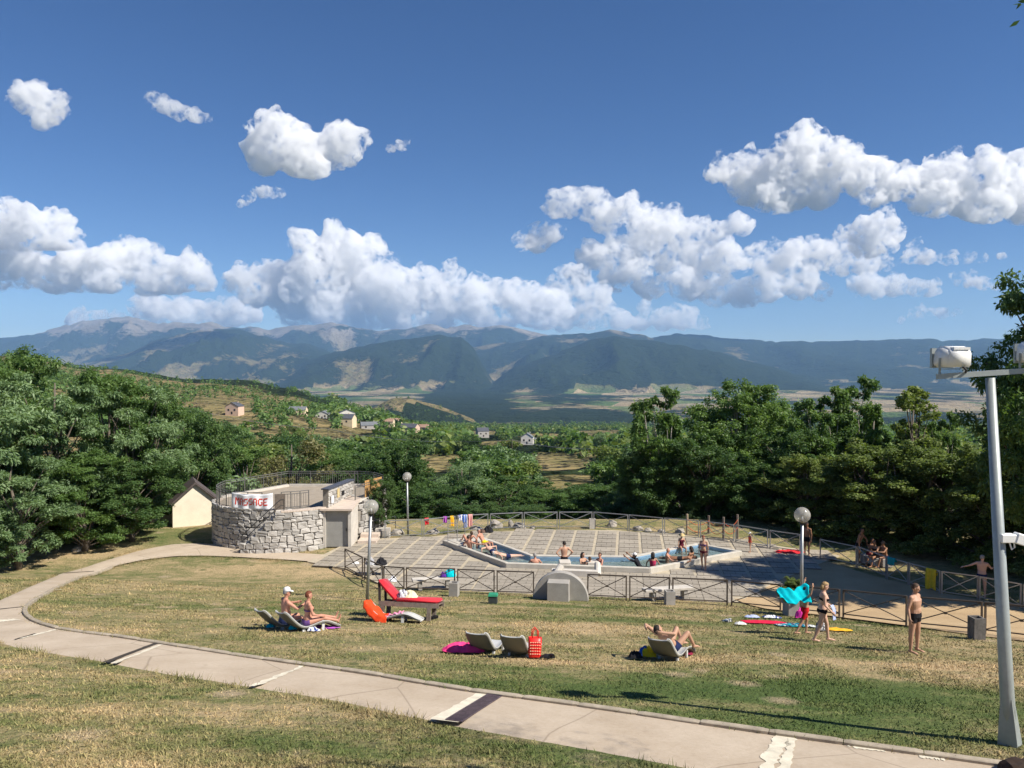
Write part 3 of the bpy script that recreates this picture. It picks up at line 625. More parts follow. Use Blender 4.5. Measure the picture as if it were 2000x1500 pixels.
def leaves(centers, radii, counts, size, aspect, up, droop, seed, shell=.55):
    g = np.random.default_rng(seed); n = int(sum(counts)); idx = np.repeat(np.arange(len(counts)), counts)
    d = g.normal(size=(n, 3)); d /= np.linalg.norm(d, axis=1)[:, None]
    r = shell + (1 - shell) * g.random(n) ** .7; r = np.where(g.random(n) < .25, g.random(n), r)
    P = centers[idx] + d * r[:, None] * radii[idx]
    N = d * .7 + g.normal(size=(n, 3)) * .55 + np.array([0, 0, up]); N /= np.linalg.norm(N, axis=1)[:, None]
    A = d * .8 + g.normal(size=(n, 3)) * .6 + np.array([0, 0, -droop]); A -= (A * N).sum(1)[:, None] * N; A /= np.linalg.norm(A, axis=1)[:, None] + 1e-9
    B = np.cross(N, A); s = size * (.6 + .8 * g.random(n)); w = s / aspect
    fold = N * (w * .25)[:, None]
    V = np.stack([P, P + A * (s * .45)[:, None] + B * (w * .5)[:, None] + fold, P + A * s[:, None], P + A * (s * .45)[:, None] - B * (w * .5)[:, None] + fold], 1).reshape(-1, 3)
    return V, np.repeat(np.clip(g.normal(.5, .22, n) + .25 * (g.random(len(counts))[idx] - .5), 0, 1), 4)

def tree_meshes(name, seed, H=10., Wd=7., z0=.15, nclump=34, nleaf=30000, size=.2, aspect=2.2, up=.5, droop=.3, crad=(.9, 1.5), shape=1.0, leaf='mid', bark=None, stems=1, flat=.75, open_=0.0, lean=.4):
    g = np.random.default_rng(seed); C = []
    while len(C) < nclump:
        q = g.random(3) * 2 - 1; rr = math.hypot(q[0], q[1])
        h = (q[2] + 1) / 2
        prof = math.sin(math.pi * min(max(h * .86 + .12, 0), 1)) ** .6 if shape == 1 else (1 - h * .55) * (.55 + .45 * min(1, h * 5)) if shape == 2 else min(1, .35 + h * 1.2)
        if rr > prof or rr < prof * .30 * (h < .85) * (1 - open_): continue
        C.append((q[0] * Wd / 2 * .86, q[1] * Wd / 2 * .86, H * (z0 + (1 - z0) * h * .94)))
    C = np.array(C); rad = np.stack([g.uniform(*crad, nclump)] * 2 + [g.uniform(*crad, nclump) * flat], 1)
    cnt = (rad[:, 0] ** 2); cnt = np.maximum(20, (cnt / cnt.sum() * nleaf)).astype(int)
    # sub-clumps: every clump is itself a handful of leaf sprays
    sub = 7; cc = np.repeat(C, sub, 0); dd = g.normal(size=(len(cc), 3)); dd /= np.linalg.norm(dd, axis=1)[:, None]
    cc = cc + dd * np.repeat(rad, sub, 0) * g.uniform(.45, 1.0, (len(cc), 1)); rr_ = np.repeat(rad, sub, 0) * g.uniform(.28, .5, (len(cc), 1)); cn = np.repeat(cnt // sub, sub)
    V, tint = leaves(cc, rr_, cn, size, aspect, up, droop, seed + 1, .2)
    cm = np_mesh(name + '_crown', V, np.arange(len(V)).reshape(-1, 4), L[leaf]); fattr(cm, 'tint', tint)
    mb = MB(); r0 = .018 * H
    for s in range(stems):
        a0 = g.random() * 6.28; off = np.array([math.cos(a0), math.sin(a0), 0]) * (.35 * (stems > 1))
        top = np.array([g.normal(0, lean * .5), g.normal(0, lean * .5), H * .82]) + off * 3 * (stems > 1)
        line = [off + (top - off) * k + np.array([g.normal(0, .012 * H), g.normal(0, .012 * H), 0]) * (0 < k < 1) for k in np.linspace(0, 1, 7)]
        line[0] = line[0] + np.array([0, 0, -.6])
        mb.tube(line, [r0 * (1.25 - 1.1 * k) / (1 + .35 * (stems > 1)) for k in np.linspace(0, 1, 7)], 7)
        for i, c in enumerate(C):
            if i % stems != s: continue
            k = min(max((c[2] - H * .18) / H * .75, .08), .95); j = k * 6; a = line[int(j)] + (line[min(int(j) + 1, 6)] - line[int(j)]) * (j % 1)
            m_ = (a + c) / 2 + np.array([0, 0, .12 * H * g.random() * .5])
            mb.tube([a, m_, c], [r0 * .36 * (1.1 - k * .6), r0 * .22, .012], 5, False)
    tm = mb.mesh(name + '_trunk'); tm.materials.append(bark or m_bark); sm(tm)
    return tm, cm

KIND = {}
def kind(k, *a, **kw): KIND[k] = (tree_meshes(k, *a, **kw), kw.get('H', 10.), kw.get('Wd', 7.))
kind('ash_a', 1, nclump=40, nleaf=52000, size=.20, aspect=2.9, leaf='pale', up=.7, droop=.5, z0=.1, crad=(.7, 1.35), flat=.55)
kind('ash_b', 2, nclump=38, nleaf=46000, size=.18, aspect=2.6, leaf='mid', up=.6, droop=.4, z0=.06, crad=(.8, 1.4), flat=.6)
kind('lush', 3, nclump=42, nleaf=50000, size=.16, aspect=1.7, leaf='dark', z0=.03, crad=(.9, 1.5), shape=3)
kind('poplar', 4, nclump=64, nleaf=60000, size=.14, aspect=1.5, leaf='mid', z0=.12, crad=(.8, 1.35), bark=m_pbark, lean=.8)
kind('heaven', 5, nclump=46, nleaf=30000, size=.24, aspect=2.4, leaf='mid', z0=.2, crad=(.4, .95), shape=1, flat=.85, up=.6, droop=.4, bark=m_pbark, stems=4, open_=.6)
kind('hazel', 6, Wd=8., nclump=60, nleaf=62000, size=.155, aspect=1.4, leaf='olive', z0=.0, crad=(.8, 1.3), shape=2, stems=5, up=.35)
kind('edge', 7, nclump=44, nleaf=44000, size=.17, aspect=2.4, leaf='dark', z0=.25, crad=(.7, 1.2), flat=.6, up=.5, open_=.5)
kind('willow', 9, nclump=40, nleaf=26000, size=.2, aspect=3.2, leaf='pale', z0=.04, crad=(.7, 1.3), droop=.8)
kind('dry', 10, nclump=34, nleaf=12000, size=.22, aspect=2, leaf='brown', z0=.08, crad=(.8, 1.3))
for i, lf in enumerate(('mid', 'dark', 'olive', 'pale', 'dark', 'mid')):
    kind('mid%d' % i, 20 + i, nclump=20, nleaf=3600, size=.5, aspect=1.6, leaf=lf, z0=.05, crad=(1.2, 2.0), shape=1 if i % 2 else 3)
print('tree kinds', round(time.time() - T0, 1))

def plant(kindname, x, y, z, h, w, label, name='tree', group=None, rz=None, cat='tree'):
    (tm, cm), H, Wd = KIND[kindname]
    o = empty(name, (x, y, z), rng.uniform(0, 6.28) if rz is None else rz, label, cat, group); o.scale = (w / Wd, w / Wd, h / H)
    link(bpy.data.objects.new('trunk', tm), o); link(bpy.data.objects.new('crown', cm), o)
    return o
def gnd(x, y): return gz(x, y) if y < 47 else tz(x, y)
def T(kindname, px, Y, top, w, label, name='tree', group=None, sink=0.0):
    x = (px - 1000) / F * Y; z = gnd(x, Y); h = at(px, top, Y).z - z
    return plant(kindname, x, Y, z - sink, max(h, 1) / .97, w, label, name, group)
GL, GC, GR = 'trees along the left edge of the lawn', 'trees on the slope behind the pool', 'trees shading the right side'
for a in [('ash_a', -60, 38.0, 655, 7.5, 'pale feathery tree cut by the left frame edge'),
          ('ash_a', 95, 41.5, 690, 7.5, 'tall pale green tree with feathery drooping sprays, left of the lawn'),
          ('ash_b', 20, 44, 672, 6.5, 'green crown poking up behind the pale left trees, nearest the frame edge'),
          ('ash_b', 205, 44.5, 715, 6.5, 'mid green tree whose bare limbs show, third from the left edge'),
          ('ash_a', 265, 45.0, 722, 6.2, 'pale tree with a flat top above the dark thicket on the left'),
          ('ash_b', 300, 51.0, 760, 6.0, 'dark green tree standing over the cream cottage roof'),
          ('lush', 375, 57.0, 800, 6.0, 'dense tree right behind the cream cottage'),
          ('lush', 255, 42.4, 900, 5.5, 'low dark bushy tree at the lawn edge, right end of the thicket'),
          ('ash_b', 160, 40.2, 880, 5.5, 'bushy tree with pale sprays on the lawn edge, middle of the thicket'),
          ('ash_a', 30, 36.5, 870, 5.5, 'low pale spreading tree by the dry grass at the left edge'),
          ('lush', 90, 42.5, 930, 5.0, 'short dark shrub like tree filling the thicket foot'),
          ('lush', 285, 46.5, 880, 4.6, 'dark tree overhanging the cottage gable')]: T(*a, group=GL)
for a in [('mid3', 430, 62, 915, 6, 'low tree directly behind the left terrace railing'), ('ash_b', 470, 70, 862, 8, 'green tree behind the left corner of the terrace'), ('dry', 560, 66, 836, 9, 'brownish half dry tree rising behind the terrace railing'),
          ('ash_b', 640, 72, 872, 8, 'rounded green tree behind the middle of the terrace railing'), ('lush', 715, 62, 890, 7, 'dark tree behind the terrace timber screen'), ('lush', 775, 64, 862, 7, 'tall dark tree just right of the terrace'),
          ('ash_b', 735, 56, 940, 4.5, 'leafy shrub tree beside the terrace corner'), ('willow', 905, 70, 893, 9, 'grey green willow like tree in the middle behind the fence'), ('lush', 830, 58, 952, 6, 'dark bush tree behind the hanging towels'),
          ('lush', 985, 68, 935, 8, 'dark rounded tree right of the willow like one'), ('ash_b', 1060, 62, 955, 6, 'small green tree behind the middle of the back fence'), ('lush', 1125, 72, 945, 7, 'dark tree between the two small green ones behind the fence'),
          ('ash_b', 1185, 60, 940, 7, 'fresh green tree behind the right half of the back fence'), ('lush', 900, 56, 978, 5, 'low bush right behind the fence bags'), ('lush', 1010, 55, 985, 5, 'low dark bush behind the white stones'), ('lush', 1230, 56, 960, 5, 'dark bush at the foot of the tall right trees')]: T(*a, group=GC)
for a in [('heaven', 1295, 53, 768, 6.5, 'open tree with clustered leaves at the left end of the right grove'), ('lush', 1290, 52, 862, 6.0, 'dense dark undergrowth tree under the open clustered one'), ('poplar', 1440, 55, 742, 8.2, 'tall rounded poplar with a pale trunk'), ('poplar', 1512, 57, 782, 7.5, 'lower poplar leaning against the tall one'), ('lush', 1385, 51, 850, 6.5, 'dark bush below the tall poplar'),
          ('heaven', 1620, 51, 768, 6.5, 'open tree with bare stems left of the ivy column'), ('heaven', 1690, 52, 748, 6.0, 'taller open tree with leaf clusters next to the ivy column'), ('lush', 1560, 50, 838, 6.5, 'dark tree filling the gap right of the poplars'), ('heaven', 1850, 50, 815, 4.0, 'thin saplings with few leaves right of the ivy column'),
          ('hazel', 1590, 46.0, 888, 7.5, 'olive green hazel bush at the grove edge, by the globe lamp'), ('hazel', 1715, 43.0, 868, 8.5, 'broad hazel bush in the middle of the right grove'), ('hazel', 1845, 40.5, 872, 8.0, 'broad hazel bush left of the floodlight pole'), ('hazel', 1960, 37.5, 880, 7.0, 'hazel bush behind the floodlight pole'),
          ('lush', 1500, 48.5, 905, 5.5, 'dark shrub tree behind the wooden stakes'), ('edge', 2085, 30.5, 470, 8.0, 'large dark tree reaching in at the right frame edge'), ('edge', 2230, 31.5, 420, 8.5, 'tall tree outside the right frame edge shading the drive'), ('hazel', 2120, 35.0, 860, 7.5, 'hazel thicket off the right frame edge')]: T(*a, group=GR)
# ivy-clad stump column
(tmI, cmI) = tree_meshes('ivy_column', 31, H=10., Wd=2.0, z0=.0, nclump=30, nleaf=9000, size=.16, aspect=1.3, leaf='olive', crad=(.35, .6), shape=3, flat=1.0, up=.2)
KIND['ivy'] = ((tmI, cmI), 10., 2.0)
T('ivy', 1793, 49, 755, 2.3, 'narrow ivy covered column tree in the right grove', group=GR)
# trees of the slope and valley side, each one placed on the terrain
HOUSES = [(458, 831, 560), (582, 826, 640), (632, 828, 660), (676, 818, 700), (672, 852, 600), (775, 825, 800), (757, 852, 700), (800, 850, 690), (722, 856, 640), (828, 848, 760), (845, 838, 900), (942, 872, 760), (1030, 884, 600), (1040, 882, 640)]
def hidden(p, Y, z, h):                                    # would a tree here stand before a house or a meadow seen in the photo?
    b0 = HOR + (CAMZ - z) / Y * F; t0 = HOR + (CAMZ - z - h) / Y * F; r = h * .42 / Y * F
    return any(abs(p - a) < 8 + r and b0 > c - 12 and t0 < c - 4 and Y < d + 8 for a, c, d in HOUSES) or any(abs(p - a) < e * .85 and b0 > c - f and t0 < c + f * .6 for a, c, e, f in CLEAR)
def scatter(n, px0, px1, Y0, Y1, seed, test=None):
    g = random.Random(seed); res = []; tries = 0
    while len(res) < n and tries < n * 40:
        tries += 1
        Y = math.exp(g.uniform(math.log(Y0), math.log(Y1))); p = g.uniform(px0, px1); x = (p - 1000) / F * Y; z = tz(x, Y); py = HOR + (CAMZ - z) / Y * F
        if hidden(p, Y, z, 7.5): continue
        if test and not test(p, Y, x, z, g): continue
        if any((x - q[0]) ** 2 + (Y - q[1]) ** 2 < (2.6 + Y / 120) ** 2 for q in res): continue
        res.append((x, Y, z))
    return res
near_ = scatter(250, 380, 1330, 85, 620, 3, lambda p, Y, x, z, g: g.random() < (.22 if p < 640 and Y > 380 else 1))
for i, (x, Y, z) in enumerate(near_):
    k = i % 6; h = rng.uniform(5.5, 11) * (1 if Y > 150 else .85)
    pp = 1000 + F * x / Y; where = ('foot', 'middle', 'top')[(Y > 150) + (Y > 300)]; side = 'behind the terrace' if pp < 700 else 'behind the pool' if pp < 1010 else 'near the right grove'
    plant('mid%d' % k, x, Y, z - .2, h, h * rng.uniform(.75, 1.1), ('Rounded', 'Dark bushy', 'Olive green', 'Pale green')[(0, 1, 2, 3, 1, 0)[k]] + ' tree at the ' + where + ' of the wooded slope, ' + side, 'tree', 'trees on the wooded slope below the village')
# far woods and hedgerows: one uncountable mass of crowns
def wood(name, label, spots, leafm, seed, nl=26, hs=(6, 11)):
    g = np.random.default_rng(seed); n = len(spots); P = np.array(spots); h = g.uniform(*hs, n)
    C = P + np.stack([0 * h, 0 * h, h * .5], 1); rad = np.stack([h * .48, h * .48, h * .55], 1)
    V, tint = leaves(C, rad, np.full(n, nl), 1.0, 1.2, .6, .1, seed, .75)
    # leaf sprays sized to the tree
    V = V.reshape(-1, 4, 3); c = V.mean(1, keepdims=True); V = c + (V - c) * np.repeat(h * .36, nl)[:, None, None]; V = V.reshape(-1, 3)
    me = np_mesh(name, V, np.arange(len(V)).reshape(-1, 4), leafm); fattr(me, 'tint', tint)
    tag(link(bpy.data.objects.new(name, me)), label, 'woodland', kind='stuff')
def fmask(p, Y, x, z, g):
    f = float(fbm(np.array([x / 140]), np.array([Y / 260]), 3, 55)[0])
    if p < 740 and Y < 1250: return g.random() < (.5 if f > .55 else .06)
    return f > .47 or g.random() < .08
def quick(n, px0, px1, Y0, Y1, seed, keep):
    g = np.random.default_rng(seed); Yq = np.exp(g.uniform(math.log(Y0), math.log(Y1), n)); p = g.uniform(px0, px1, n); xq = (p - 1000) / F * Yq
    f = fbm(xq / 140, Yq / 260, 3, 55); ok = keep(p, Yq, f, g.random(n)); res = []
    for a, c in zip(xq[ok], Yq[ok]):
        z = tz(a, c)
        if hidden(1000 + F * a / c, c, z, 7.0): continue
        res.append((a, c, z))
    return res
wood('far_woodland', 'far dark woodland filling the valley side', quick(5200, 640, 2050, 420, 3600, 61, lambda p, Y, f, r: (f > .46) | (r < .10)), L['mid'], 62)
wood('hedgerow_woodland', 'scattered trees and hedges between the valley meadows', quick(2300, 640, 2050, 300, 3300, 63, lambda p, Y, f, r: (f > .43) | (r < .15)), L['olive'], 64)
wood('hillside_scrub', 'scattered scrub over the dry left hillside', quick(6400, -250, 780, 300, 1300, 65, lambda p, Y, f, r: (r < .92) & ((f > .47) | (r < .30))), L['mid'], 66, 20, (2.5, 7.0))
print('trees', round(time.time() - T0, 1))
# ================================================================ BUILDINGS AND SITE FURNITURE
m_mortar = mat('mortar', (.26, .235, .2), .95, .25, 8, world_=True); m_stone = mat('granite_stone', (.40, .38, .35), .85, .32, 7, per_obj=.28, bump=.35)
m_conc = mat('concrete', (.34, .32, .29), .85, .18, 3, bump=.2); m_lconc = mat('pale_concrete', (.55, .51, .45), .85, .18, 3, bump=.2); m_cop = mat('pink_coping', (.55, .46, .38), .85, .15, 4)
m_steel = mat('galvanised_steel', (.36, .37, .37), .45, .2, 8, .6); m_iron = mat('brown_iron', (.105, .082, .064), .55, .35, 9, .3); m_dark = mat('dark_iron', (.06, .06, .062), .5, .3, 9, .4)
m_rail = mat('grey_railing', (.17, .165, .155), .5, .25, 8, .3); m_slate = mat('slate', (.07, .075, .095), .6, .35, 6); m_cream = mat('cream_render', (.80, .71, .56), .9, .10, 2); m_wood = mat('orange_timber', (.50, .28, .10), .7, .25, 9); m_oldwood = mat('weathered_timber', (.16, .13, .105), .85, .4, 10, per_obj=.2)
m_deck = mat('terrace_floor', (.32, .27, .21), .9, .2, 3, world_=True); m_black = mat('black', (.02, .02, .022), .6, .3, 6); m_white = mat('white_plastic', (.80, .80, .78), .4, .06, 4, bump=.05); m_grey = mat('grey_door', (.30, .295, .275), .7, .12, 4)
def W(o):                                                  # part modelled in world coordinates under an unrotated root
    o.location = -Vector(o.parent.location); return o

# ---- stone terrace building
DC, DR, SR, TOP = Vector((-13.3, 43.9, 0)), 3.6, 4.4, 2.1
tb = empty('terrace_building', DC, 0, 'round stone terrace building with outside stair, railings and grey door', 'building')
STONES = []
for i in range(10):
    bm = bmesh.new(); bmesh.ops.create_cube(bm, size=1)
    for v in bm.verts: v.co += Vector([rng.uniform(-.12, .08) * (1 if v.co.x > 0 else -1), 0, rng.uniform(-.12, .08) * (1 if v.co.z > 0 else -1)])
    bmesh.ops.bevel(bm, geom=list(bm.edges), offset=.12, segments=1, affect='EDGES')
    for v in bm.verts:
        if v.co.y < -.3: v.co.y += rng.uniform(-.25, .12)
    m = bpy.data.meshes.new('stone'); bm.to_mesh(m); bm.free(); m.materials.append(m_stone); STONES.append(m)
n_st = 0
def lay_stones(parent, f, L, ztop, zbot=lambda s: -.1, wmin=.26, wmax=.60, hmin=.27, hmax=.40):
    """courses of uneven stones along the curve f(s) -> (point, outward normal)"""
    global n_st
    z = -.06
    while z < 2.9:
        h = rng.uniform(hmin, hmax); s = rng.uniform(-.3, 0)
        while s < L:
            w = rng.uniform(wmin, wmax); mid = s + w / 2; hh = h * rng.uniform(.86, 1.05)
            two = rng.random() < .55; k0 = rng.uniform(.38, .62)
            for zz_, hs_ in (((0, k0), (k0, 1 - k0)) if two else ((0, 1.0),)):
                hq = h * hs_; zq = z + h * zz_
                if not (0.04 < mid < L - .04 and zq + hq * .6 < ztop(mid) and zq + hq > zbot(mid)): continue
                p, n = f(mid)
                o = link(bpy.data.objects.new('stone', rng.choice(STONES)), parent); o.location = Vector((p[0], p[1], zq + hq / 2 + rng.uniform(-.02, .02))) + Vector((n[0], n[1], 0)) * rng.uniform(-.065, -.03)
                o.rotation_euler = (0, rng.uniform(-.04, .04), math.atan2(n[1], n[0]) + math.pi / 2); o.scale = (w * (1 if not two else rng.uniform(.94, 1.06)) - .008, .16, hq - .008); n_st += 1
            s += w
        z += h
def arc_wall(name, r, a0, a1, ztop, th=.35, n=40, zb=-.3):
    v = []; f = []
    for i in range(n + 1):
        a = a0 + (a1 - a0) * i / n; zt = ztop((a - a0) * r)
        for rr, z in ((r - .05, zb), (r - .05, zt), (r - th, zt), (r - th, zb)): v.append((DC.x + rr * math.cos(a), DC.y + rr * math.sin(a), z))
        if i:
            k = 4 * i
            for j in range(4): f.append((k - 4 + j, k + j, k + (j + 1) % 4, k - 4 + (j + 1) % 4))
    f += [(3, 2, 1, 0), tuple(4 * n + j for j in range(4))]
    return W(MB().add(v, f).build(name, m_mortar, tb))
def arcf(r, a0): return lambda s: ((DC.x + r * math.cos(a0 + s / r), DC.y + r * math.sin(a0 + s / r)), (math.cos(a0 + s / r), math.sin(a0 + s / r)))
a0, a1 = R(176), R(318); w1 = arc_wall('drum_wall', DR, a0, a1, lambda s: TOP)
lay_stones(w1, arcf(DR, R(184)), (R(272) - R(184)) * DR, lambda s: TOP + .05)
sa0, sa1, sak = R(-100), R(-41), R(-73)
def stair_top(s): return .22 + (TOP - .22) * min(1, s / ((sak - sa0) * SR))
w2 = arc_wall('stair_wall', SR, sa0, sa1, lambda s: stair_top(s) - .02, .3)
lay_stones(w2, arcf(SR, sa0), (sa1 - sa0) * SR, lambda s: stair_top(s) + .09)
# lay stones on the drum above the stair line as well
lay_stones(w1, arcf(DR, R(272)), R(24) * DR, lambda s: TOP + .05, lambda s: stair_top((R(272) - R(360) - sa0) * SR + s) - .1)
mb = MB()                                                   # coping along stair top and landing
pts = []
for i in range(31):
    a = sa0 + (sa1 - sa0) * i / 30; rr = SR - .15; pts.append(Vector((DC.x + rr * math.cos(a), DC.y + rr * math.sin(a), stair_top((a - sa0) * SR) + .03)))
for p, q in zip(pts[14:-1], pts[15:]): mb.bar(p, q, .42, .07)
W(mb.build('stair_coping', m_cop, tb))
for i in range(11):                                        # treads
    a = sa0 + (sak - sa0) * (i + .5) / 11; zt = .2 + (TOP - .2) * (i + 1) / 11; c = DC + Vector((math.cos(a), math.sin(a), 0)) * ((SR + DR) / 2 - .1)
    o = MB().box((0, 0, 0), (.26, SR - DR - .2, .12)).build('stair_tread', m_lconc, tb); o.location = Vector((c.x, c.y, zt - .05)) - DC; o.rotation_euler = (0, 0, a + math.pi / 2)
DECK = [(DC.x + (DR - .2) * math.cos(a), DC.y + (DR - .2) * math.sin(a)) for a in np.linspace(R(180), R(278), 16)] + [(DC.x + (SR - .3) * math.cos(a), DC.y + (SR - .3) * math.sin(a)) for a in np.linspace(R(287), R(319), 6)] + \
    [(-8.75, 42.6), (-7.75, 45.4), (-7.9, 47.0), (-8.7, 48.2), (-9.8, 48.7), (-14.2, 48.7), (-16.7, 44.6)]
W(MB().prism(DECK, TOP - .25, TOP - .03).build('terrace_floor', m_deck, tb))
RING = [Vector((*q, TOP)) for q in DECK[:16]]
mb = MB()
for p, q in zip(RING[:-1], RING[1:]): mb.bar(p, q, .34, .09)
W(mb.build('drum_coping', m_cop, tb))
BACK = [Vector((*q, TOP)) for q in DECK[22:]] + [Vector((*DECK[0], TOP))]
mb = MB()
for p, q in zip(BACK[:-1], BACK[1:]): mb.bar(p + Vector((0, 0, .04)), q + Vector((0, 0, .04)), .28, .14)
W(mb.build('back_kerb', m_lconc, tb))
mb = MB()
for p, q in zip(BACK[:-1], BACK[1:]): mb.bar(p - Vector((0, 0, 1.5)), q - Vector((0, 0, 1.5)), .3, 2.7)
bw = W(mb.build('back_wall', m_mortar, tb))
def side_f(A, B):
    d = (B - A).normalized(); n = Vector((d.y, -d.x, 0)); return lambda s: ((A + d * s + n * .15)[:2], (n.x, n.y))
A_, B_ = Vector((-8.62, 42.7, 0)), Vector((-7.72, 45.4, 0)); lay_stones(bw, side_f(A_, B_), (B_ - A_).length, lambda s: TOP + .02)
A_, B_ = Vector((-7.72, 45.4, 0)), Vector((-7.87, 47.0, 0)); lay_stones(bw, side_f(A_, B_), 1.6, lambda s: TOP + .02)
print('stones', n_st)
def railing(pts, h=.92, gap=.13, posts=1.4, name='railing', z0=0.0):
    mb = MB(); bb = MB()
    for p, q in zip(pts[:-1], pts[1:]):
        d = q - p; Ln = d.length
        for z in (h, h - .12, .1): mb.bar(p + Vector((0, 0, z)), q + Vector((0, 0, z)), .035, .035)
        for k in range(int(Ln / posts) + 1): c = p + d * min(1, k * posts / Ln); mb.bar(c + Vector((0, 0, -.12)), c + Vector((0, 0, h)), .04)
        for k in range(int(Ln / gap)): c = p + d * ((k + .5) * gap / Ln); bb.bar(c + Vector((0, 0, .1)), c + Vector((0, 0, h - .12)), .016)
    c = pts[-1]; mb.bar(c + Vector((0, 0, -.12)), c + Vector((0, 0, h)), .04)
    o = W(mb.build(name, m_rail, tb)); b_ = bb.build('baluster_row', m_rail, o); b_['kind'] = 'stuff'
    return o
railing([Vector((*DECK[28], TOP)), Vector((*DECK[27], TOP))]); railing([Vector((*q, TOP)) for q in (DECK[27], DECK[26], DECK[25], DECK[24], DECK[23])])
railing([Vector((*q, TOP)) for q in [DECK[28]] + DECK[0:16:2]]); railing([Vector((-8.75, 42.7, TOP)), Vector((*DECK[23], TOP)), Vector((*DECK[24], TOP))])
railing([Vector((DC.x + (DR - .1) * math.cos(a), DC.y + (DR - .1) * math.sin(a), TOP)) for a in np.linspace(R(288), R(312), 4)])
mb = MB(); hp = [p + Vector((0, 0, .62)) for p in pts[:16]]
mb.tube(hp, .025, 6); mb.tube([p - Vector((0, 0, .3)) for p in hp], .018, 6)
for k in (0, 5, 10, 15): mb.tube([pts[k], hp[k]], .02, 6)
W(mb.build('stair_handrail', m_dark, tb))
W(MB().bar((DC.x + (DR - .05) * math.cos(R(282.5)), DC.y + (DR - .05) * math.sin(R(282.5)), TOP + .42), (DC.x + (DR - .05) * math.cos(R(291)), DC.y + (DR - .05) * math.sin(R(291)), TOP + .42), .05, .84).build('timber_gate', m_oldwood, tb))
# entrance block with its grey door
W(MB().box((-10.02, 41.9, 1.0), (.14, 2.1, 2.0)).box((-8.66, 41.95, 1.0), (.16, 2.3, 2.0)).box((-9.34, 42.9, 1.0), (1.3, .12, 2.0)).build('entrance_walls', m_lconc, tb))
door = W(MB().box((-9.36, 40.98, .98), (1.22, .06, 1.9)).build('door', m_grey, tb)); MB().box((-8.86, 40.93, .95), (.04, .06, .14)).build('door_handle', m_dark, door)
ro = MB().add([(-10.2, 40.7, 2.0), (-8.5, 40.7, 2.0), (-8.5, 43.3, 2.16), (-9.6, 44.2, 2.2), (-10.2, 40.7, 2.1), (-8.5, 40.7, 2.1), (-8.5, 43.3, 2.26), (-9.6, 44.2, 2.3)], [(0, 3, 2, 1), (4, 5, 6, 7), (0, 1, 5, 4), (1, 2, 6, 5), (2, 3, 7, 6), (3, 0, 4, 7)])
W(ro.build('entrance_roof', m_cop, tb))
pw = MB().bar((-9.98, 41.0, 2.6), (-9.35, 44.4, 2.6), .30, .95); pwo = W(pw.build('parapet_wall', m_mortar, tb))
d = Vector((.63, 3.4, 0)).normalized(); n = Vector((d.y, -d.x, 0))
for i in range(5):
    s = 0
    while s < 3.3:
        w = rng.uniform(.3, .6)
        o = link(bpy.data.objects.new('stone', rng.choice(STONES)), pwo); p = Vector((-9.98, 41.0, 2.2 + i * .2)) + d * (s + w / 2) + n * .1; o.location = p; o.rotation_euler = (0, 0, math.atan2(n.y, n.x) + math.pi / 2); o.scale = (w - .02, .14, .185); s += w
MB().bar((-9.99, 40.9, 3.12), (-9.34, 44.5, 3.12), .44, .07).build('slate_coping', m_slate, pwo)
m_sign = mat('notice_white', (.75, .8, .85), .5, .08, 6); 
for s, w, h, z, mt in ((.45, .3, .38, 2.5, m_sign), (1.25, .3, .5, 2.72, mat('notice_ochre', (.55, .43, .22), .7, .2, 6)), (1.9, .34, .26, 2.62, m_black), (.25, .1, .36, 2.5, m_oldwood)):
    p = Vector((-9.98, 41.0, z)) + d * s + n * .2; MB().bar(p - d * w / 2, p + d * w / 2, .02, h).build('notice_plate', mt, pwo)
scr = W(MB().bar((-8.52, 43.4, TOP + .02), (-7.78, 45.5, TOP + .02), .05, .06).bar((-8.52, 43.4, TOP + .9), (-7.78, 45.5, TOP + .9), .05, .06).build('timber_screen', m_wood, tb)); A_, B_ = Vector((-8.45, 43.7, TOP + .5)), Vector((-7.8, 45.5, TOP + .5))
for i in range(11):
    p = A_ + (B_ - A_) * ((i + .5) / 11); dd = (B_ - A_).normalized(); MB().bar(p + Vector((.06, -.02, -.5)), p + Vector((.06, -.02, .55 + rng.uniform(-.015, .015))), .155, .025, up=(dd.y, -dd.x, 0)).build('board', m_wood, scr)
W(MB().tube([(-8.0, 42.9, .95), (-7.3, 44.6, .85), (-6.9, 45.4, .8)], .022, 6).tube([(-8.0, 42.9, .6), (-7.3, 44.6, .5), (-6.9, 45.4, .45)], .022, 6).tube([(-8.0, 42.9, 0), (-8.0, 42.9, .95)], .022, 6).tube([(-6.9, 45.4, 0), (-6.9, 45.4, .8)], .022, 6).build('wall_handrail', m_dark, tb))
W(MB().box((-7.9, 42.2, .1), (1.0, 1.2, .2)).box((-7.9, 42.7, .28), (1.0, .6, .2)).build('entrance_step', m_cop, tb))
